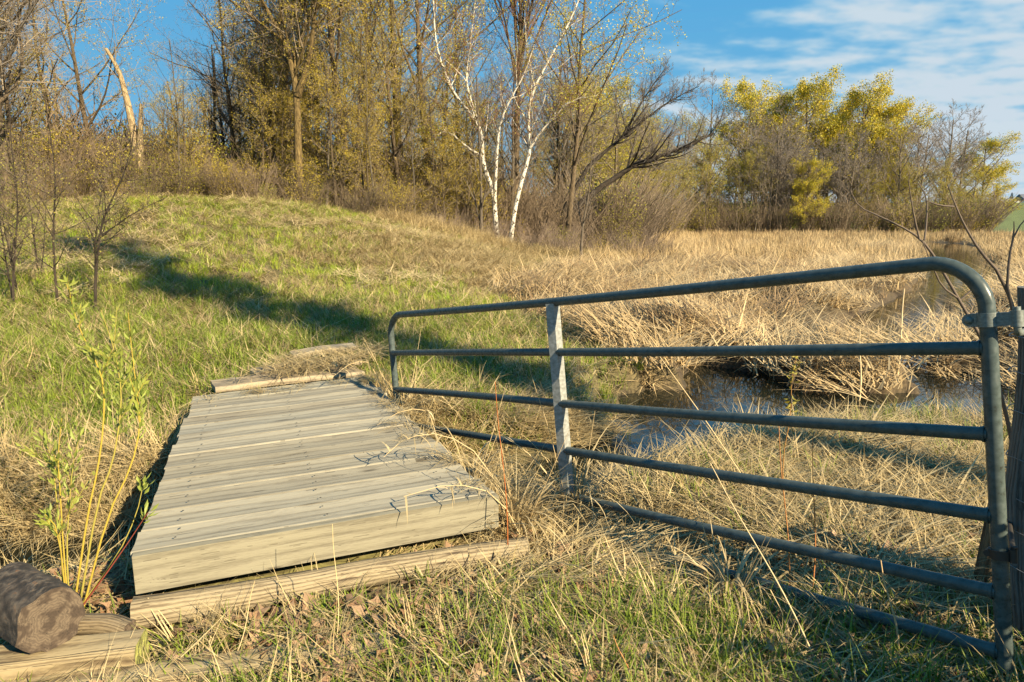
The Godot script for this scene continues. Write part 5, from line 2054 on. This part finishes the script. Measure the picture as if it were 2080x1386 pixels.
	many("fallen_leaves", lf.mesh(), mats.dead_leaf, cl, "curled brown fallen leaves among the straw of the near bank", "leaves")


# ---------------------------------------------------------------- single plants
func stem_line(b: Buf, pts: Array, r0: float, r1: float, col: Color, org: Vector3) -> PackedVector3Array:
	var p := PackedVector3Array()
	for k in pts.size():
		var q: Vector3 = pts[k] - org
		if k > 0 and k < pts.size() - 1:
			p.append((q * 3.0 + (pts[k - 1] - org)) / 4.0)
			p.append((q * 3.0 + (pts[k + 1] - org)) / 4.0)
		else:
			p.append(q)
	var r := PackedFloat32Array()
	for k in p.size():
		r.append(lerpf(r0, r1, float(k) / (p.size() - 1)))
	b.tube(p, r, 7, col)
	return p


func build_plants() -> void:
	var rng := RandomNumberGenerator.new()
	rng.seed = 909
	# willow with yellow stems
	var W := [
		[Vector3(-1.651, 0.0, -2.28), Vector3(-1.57, 0.389, -2.307), Vector3(-1.534, 0.541, -2.335), Vector3(-1.511, 0.701, -2.362), Vector3(-1.508, 0.851, -2.39), Vector3(-1.55, 0.952, -2.418), Vector3(-1.611, 1.047, -2.445), Vector3(-1.647, 1.144, -2.472), Vector3(-1.679, 1.233, -2.5)],
		[Vector3(-1.632, 0.0, -2.28), Vector3(-1.529, 0.437, -2.308), Vector3(-1.477, 0.567, -2.337), Vector3(-1.451, 0.719, -2.365), Vector3(-1.448, 0.832, -2.393), Vector3(-1.473, 0.964, -2.422), Vector3(-1.527, 1.126, -2.45)],
		[Vector3(-1.618, 0.0, -2.28), Vector3(-1.515, 0.367, -2.333), Vector3(-1.437, 0.539, -2.387), Vector3(-1.42, 0.676, -2.44), Vector3(-1.447, 0.757, -2.493), Vector3(-1.485, 0.899, -2.547), Vector3(-1.515, 1.096, -2.6)],
		[Vector3(-1.644, 0.0, -2.28), Vector3(-1.487, 0.207, -2.32), Vector3(-1.422, 0.355, -2.36), Vector3(-1.404, 0.476, -2.4)],
		[Vector3(-1.635, 0.0, -2.28), Vector3(-1.448, 0.243, -2.29), Vector3(-1.344, 0.392, -2.3)],
		[Vector3(-1.664, 0.0, -2.28), Vector3(-1.66, 0.239, -2.298), Vector3(-1.648, 0.376, -2.315), Vector3(-1.619, 0.578, -2.332), Vector3(-1.591, 0.682, -2.35)],
		[Vector3(-1.673, 0.0, -2.28), Vector3(-1.655, 0.343, -2.265), Vector3(-1.689, 0.415, -2.25)],
		[Vector3(-1.682, 0.0, -2.28), Vector3(-1.69, 0.356, -2.32), Vector3(-1.714, 0.578, -2.36), Vector3(-1.774, 0.67, -2.4)],
		[Vector3(-1.669, 0.0, -2.28), Vector3(-1.67, 0.261, -2.298), Vector3(-1.668, 0.467, -2.315), Vector3(-1.673, 0.594, -2.332), Vector3(-1.653, 0.739, -2.35)],
	]
	var org := Vector3(-1.65, hgt(-1.65, 2.28), -2.28)
	var t := thing("willow_shrub", "young willow with yellow stems and fresh green leaves beside the footbridge", "shrub", org)
	for i in W.size():
		var b := Buf.new()
		var col := (Color(0.32, 0.235, 0.03) if i % 2 == 0 else Color(0.26, 0.22, 0.04)) if i != 4 else Color(0.20, 0.04, 0.02)
		var pts := stem_line(b, W[i], 0.0041 if i < 3 else 0.0032, 0.0012, col, org)
		var st := part("stem", b.mesh(), mats.twig, t)
		var lb := Buf.new(false)
		var m := pts.size()
		var n := 72 if i < 3 else (34 if i != 3 and i != 4 else 12)
		var from := 0.42 if i < 3 else (0.5 if i != 3 and i != 4 else 0.9)
		for k in n:
			var f := lerpf(from, 1.0, k / float(n))
			var tt := f * (m - 1)
			var i0 := mini(int(tt), m - 2)
			var q := pts[i0].lerp(pts[i0 + 1], tt - i0)
			var tan := (pts[i0 + 1] - pts[i0]).normalized()
			# leaves sit on short side shoots
			var a := k * 2.4 + rng.randf_range(-0.5, 0.5)
			var sd := tan.cross(Vector3(0.1, 0.2, 1)).normalized()
			var o := (sd * cos(a) + tan.cross(sd) * sin(a)).normalized()
			q += o * rng.randf_range(0.0, 0.035) * (1.0 if i < 3 else 0.7)
			var ld := (o * 0.7 + tan * 0.8 + Vector3(0, rng.randf_range(-0.1, 0.35), 0)).normalized()
			var v := rng.randf_range(0.75, 1.25)
			lb.leaf(q, ld, ld.cross(tan + Vector3(rng.randf_range(-0.4, 0.4), 0, rng.randf_range(-0.4, 0.4))).normalized(), rng.randf_range(0.026, 0.05), rng.randf_range(0.009, 0.015), Color(0.23 * v, 0.27 * v, 0.05 * v))
		# side shoots with leaves of their own
		if i < 3 or i > 4:
			for k in (4 if i < 3 else 2):
				var tt := rng.randf_range(0.5, 0.92) * (m - 1)
				var i0 := mini(int(tt), m - 2)
				var q := pts[i0].lerp(pts[i0 + 1], tt - i0)
				var sd := Vector3(rng.randf_range(-1, 1), rng.randf_range(0.6, 1.4), rng.randf_range(-1, 1)).normalized()
				var ln := rng.randf_range(0.06, 0.16)
				var sb := Buf.new()
				sb.twig(PackedVector3Array([q, q + sd * ln * 0.5, q + sd * ln + Vector3(0, 0.015, 0)]), 0.0017, 0.0008, col)
				part("side_shoot", sb.mesh(), mats.twig, st)
				for j in 9:
					var f := rng.randf_range(0.1, 1.0)
					var ld := (sd + Vector3(rng.randf_range(-1, 1), rng.randf_range(-0.5, 0.8), rng.randf_range(-1, 1))).normalized()
					var v := rng.randf_range(0.7, 1.3)
					lb.leaf(q + sd * ln * f, ld, ld.cross(Vector3(rng.randf(), 0.5, rng.randf())).normalized(), rng.randf_range(0.018, 0.045), rng.randf_range(0.007, 0.013), Color(0.24 * v, 0.26 * v, 0.045 * v))
		part("leaves", lb.mesh(), mats.leaf, st)

	# bare dead shrub behind the hinge
	var D := [
		[Vector3(2.85, -0.05, -3.5), Vector3(2.62, 0.55, -3.45), Vector3(2.445, 0.846, -3.4), Vector3(2.335, 1, -3.4), Vector3(2.213, 1.178, -3.4), Vector3(2.108, 1.327, -3.4), Vector3(2.025, 1.401, -3.42), Vector3(1.881, 1.474, -3.45), Vector3(1.79, 1.523, -3.5), Vector3(1.74, 1.607, -3.5)],
		[Vector3(2.062, 1.359, -3.4), Vector3(2.01, 1.474, -3.38), Vector3(1.965, 1.571, -3.35), Vector3(1.916, 1.65, -3.3)],
		[Vector3(2.087, 1.357, -3.4), Vector3(2.107, 1.45, -3.43), Vector3(2.108, 1.571, -3.45), Vector3(2.085, 1.643, -3.5)],
		[Vector3(2.289, 1.064, -3.4), Vector3(2.168, 1.127, -3.35), Vector3(2.082, 1.228, -3.3), Vector3(2.018, 1.352, -3.3)],
		[Vector3(2.92, -0.05, -3.5), Vector3(2.72, 0.8, -3.45), Vector3(2.502, 1.178, -3.4), Vector3(2.373, 1.302, -3.4), Vector3(2.283, 1.426, -3.4), Vector3(2.214, 1.547, -3.4), Vector3(2.173, 1.631, -3.4)],
		[Vector3(2.217, 1.523, -3.4), Vector3(2.148, 1.528, -3.4), Vector3(2.076, 1.552, -3.4)],
		[Vector3(2.303, 1.051, -3.4), Vector3(2.382, 1.127, -3.4), Vector3(2.414, 1.178, -3.4)],
		[Vector3(2.95, -0.05, -3.5), Vector3(2.72, 0.8, -3.45), Vector3(2.54, 1.077, -3.4), Vector3(2.526, 1.278, -3.4), Vector3(2.54, 1.401, -3.4), Vector3(2.62, 1.51, -3.4)],
		[Vector3(2.532, 1.327, -3.4), Vector3(2.535, 1.401, -3.4), Vector3(2.528, 1.45, -3.4)],
	]
	var dorg := Vector3(2.9, hgt(2.9, 3.5), -3.5)
	var ds := thing("dead_shrub", "bare dark shrub with thin curved twigs behind the hinge end of the gate", "shrub", dorg)
	for i in D.size():
		var b := Buf.new()
		var r0 := 0.011 if i in [0, 4, 7] else 0.005
		stem_line(b, D[i], r0, 0.0022, Color(0.11, 0.085, 0.065), dorg)
		part("branch", b.mesh(), mats.twig, ds)

	# dry tufts and stems that stand out in front of the gate
	dry_tuft(rng, Vector3(0.86, 0, -2.42), 60, 0.42, "pale dry grass tuft with tall stems in front of the middle of the gate")
	dry_tuft(rng, Vector3(0.33, 0, -3.28), 70, 0.5, "dry grass tuft with drooping blades caught on the gate brace")
	dry_tuft(rng, Vector3(-0.80, 0.1, -4.72), 60, 0.42, "dry grass tuft at the free end of the gate")
	dry_tuft(rng, Vector3(0.02, 0.05, -2.93), 70, 0.45, "dry grass tuft leaning over the near corner of the footbridge")
	dry_tuft(rng, Vector3(-0.22, 0.1, -3.35), 50, 0.45, "dry grass tuft drooping over the edge boards of the footbridge")

	arching_reed(rng, [Vector3(0.02, 0.02, -3.10), Vector3(-0.14, 0.30, -3.14), Vector3(-0.34, 0.42, -3.16), Vector3(-0.52, 0.41, -3.12), Vector3(-0.62, 0.33, -3.06)], 22, "dry reed arching over the boards with hanging leaves")
	arching_reed(rng, [Vector3(0.08, 0.0, -2.80), Vector3(-0.06, 0.26, -2.78), Vector3(-0.26, 0.33, -2.74), Vector3(-0.46, 0.30, -2.66)], 16, "dry reed drooping over the rim board of the footbridge")
	arching_reed(rng, [Vector3(-0.92, 0.05, -4.86), Vector3(-1.02, 0.42, -4.80), Vector3(-1.14, 0.46, -4.70), Vector3(-1.28, 0.36, -4.58)], 14, "dry reed bent over the far corner of the footbridge beside the gate end")
	arching_reed(rng, [Vector3(-0.35, 0.02, -3.85), Vector3(-0.45, 0.34, -3.80), Vector3(-0.62, 0.38, -3.74), Vector3(-0.78, 0.29, -3.70)], 12, "thin dry reed curving over the middle boards of the footbridge")

	# single stalks: base, tip, colour, label
	var stalks := [
		[Vector3(-0.02, 0, -2.66), Vector3(-0.06, 0.78, -2.74), 0.0028, Color(0.34, 0.10, 0.02), "thin red stem standing at the corner of the footbridge"],
		[Vector3(1.20, 0, -2.45), Vector3(1.22, 0.62, -2.55), 0.0032, Color(0.36, 0.14, 0.04), "reddish upright stalk between the gate rails"],
		[Vector3(1.10, 0, -2.42), Vector3(1.06, 0.66, -2.5), 0.0034, Color(0.34, 0.15, 0.05), "reddish twig rising out of the pale dry tuft"],
		[Vector3(1.30, 0.0, -2.02), Vector3(1.24, 0.34, -2.04), 0.0042, Color(0.50, 0.34, 0.17), "short tan stalk near the foot of the hinge upright"],
		[Vector3(1.02, 0.0, -1.98), Vector3(0.72, 0.60, -2.25), 0.0032, Color(0.58, 0.45, 0.25), "long pale straw leaning across the lower gate rails"],
		[Vector3(1.32, 0.0, -3.35), Vector3(0.62, 1.02, -3.75), 0.0034, Color(0.56, 0.43, 0.23), "long slanting straw behind the gate pointing up at the brace"],
		[Vector3(-0.62, 0.0, -2.12), Vector3(-0.61, 0.42, -2.14), 0.0022, Color(0.52, 0.40, 0.2), "fine pale stem standing in front of the bridge's rim board"],
		[Vector3(-0.95, 0.0, -2.02), Vector3(-0.86, 0.25, -2.06), 0.0022, Color(0.5, 0.38, 0.2), "fine slanting stem in front of the low weathered log"],
		[Vector3(4.15, -0.35, -7.0), Vector3(4.17, 0.75, -7.02), 0.012, Color(0.62, 0.48, 0.28), "upright cattail stalk standing alone in the pond"],
		[Vector3(3.45, -0.35, -6.4), Vector3(3.42, 0.42, -6.42), 0.010, Color(0.60, 0.46, 0.26), "shorter cattail stalk standing in the pond before the reed island"],
		[Vector3(0.38, 0.0, -1.86), Vector3(0.33, 0.17, -1.88), 0.003, Color(0.36, 0.17, 0.06), "short brown stem in the leaf litter of the near bank"],
	]
	for s in stalks:
		var b := Buf.new()
		var p0: Vector3 = s[0]
		p0.y = minf(p0.y, hgt(p0.x, -p0.z)) if p0.y > -0.2 else p0.y
		var p1: Vector3 = s[1]
		var pts := []
		for k in 6:
			var f := k / 5.0
			pts.append(p0.lerp(p1, f) + Vector3(0.012 * sin(f * 5.0), 0, 0.01 * sin(f * 4.0 + 1.0)))
		stem_line(b, pts, s[2], s[2] * 0.45, s[3], p0)
		var o := part("dry_stalk", b.mesh(), mats.twig)
		o.position = p0
		tag(o, s[4], "stalk")

	# leafy vine shoot in front of the water
	var vp := Vector3(1.46, hgt(1.46, 3.35) - 0.01, -3.35)
	var vt := thing("leafy_shoot", "thin shoot with yellow green leaves rising in front of the pond", "plant", vp)
	var vb := Buf.new()
	var vpts := stem_line(vb, [vp, vp + Vector3(-0.03, 0.25, 0), vp + Vector3(-0.01, 0.5, 0.02), vp + Vector3(-0.015, 0.72, 0.0), vp + Vector3(0.02, 0.86, 0)], 0.003, 0.0012, Color(0.30, 0.15, 0.04), vp)
	part("stem", vb.mesh(), mats.twig, vt)
	var vl := Buf.new(false)
	for k in 40:
		var f := rng.randf_range(0.5, 1.0) * (vpts.size() - 1)
		var i0 := mini(int(f), vpts.size() - 2)
		var q := vpts[i0].lerp(vpts[i0 + 1], f - i0)
		var ld := Vector3(rng.randf_range(-1, 1), rng.randf_range(-0.6, 0.4), rng.randf_range(-1, 1)).normalized()
		vl.leaf(q + ld * 0.008, ld, ld.cross(Vector3(rng.randf(), 1, 0.3)).normalized(), rng.randf_range(0.025, 0.045), rng.randf_range(0.014, 0.022), pick(rng, Color(0.30, 0.24, 0.03), Color(0.22, 0.20, 0.03)))
	part("leaves", vl.mesh(), mats.leaf, vt)


func dry_tuft(rng: RandomNumberGenerator, at: Vector3, n: int, tall: float, label: String) -> void:
	at.y = maxf(hgt(at.x, -at.z), at.y) - 0.01
	var t := thing("dry_grass_tuft", label, "grass tuft", at)
	var b := Buf.new(false)
	for k in n:
		var a := rng.randf() * TAU
		var p := Vector3(cos(a), 0, sin(a)) * rng.randf() * 0.09
		var c := pick(rng, Color(0.44, 0.33, 0.16), Color(0.62, 0.50, 0.29))
		b.blade(p, a + rng.randf_range(-0.6, 0.6), rng.randf_range(0.2, 0.9), rng.randf_range(0.9, 2.8), tall * rng.randf_range(0.5, 1.25), rng.randf_range(0.004, 0.010), 7, c, rng.randf_range(0.35, 0.8) if rng.randf() < 0.35 else -1.0, rng.randf_range(0.6, 1.6), rng.randf_range(-0.6, 0.6))
	part("blades", b.mesh(), mats.straw, t)
	var s := Buf.new()
	for k in 3:
		var a := rng.randf() * TAU
		var p := Vector3(cos(a), 0, sin(a)) * 0.05
		var tip := p + Vector3(cos(a) * 0.22, tall * rng.randf_range(0.8, 1.4), sin(a) * 0.22)
		s.twig(PackedVector3Array([p, p.lerp(tip, 0.5) + Vector3(0.01, 0.02, 0), tip]), 0.0024, 0.0009, pick(rng, Color(0.46, 0.33, 0.16), Color(0.56, 0.44, 0.24)))
	part("stems", s.mesh(), mats.twig, t)


func arching_reed(rng: RandomNumberGenerator, pts: Array, n: int, label: String) -> void:
	var base: Vector3 = pts[0]
	base.y = minf(base.y, hgt(base.x, -base.z))
	pts[0] = base
	var t := thing("dry_reed", label, "reed", base)
	var b := Buf.new()
	var line := stem_line(b, pts, 0.0032, 0.0012, Color(0.50, 0.38, 0.2), base)
	part("stem", b.mesh(), mats.twig, t)
	var l := Buf.new(false)
	for k in n:
		var f := rng.randf_range(0.35, 1.0) * (line.size() - 1)
		var i0 := mini(int(f), line.size() - 2)
		var q := line[i0].lerp(line[i0 + 1], f - i0)
		var c := pick(rng, Color(0.46, 0.36, 0.19), Color(0.62, 0.51, 0.31))
		l.blade(q, rng.randf() * TAU, rng.randf_range(1.0, 1.9), rng.randf_range(0.5, 1.4), rng.randf_range(0.05, 0.15), rng.randf_range(0.005, 0.010), 5, c, -1.0, 0.0, rng.randf_range(-0.8, 0.8))
	part("leaves", l.mesh(), mats.straw, t)
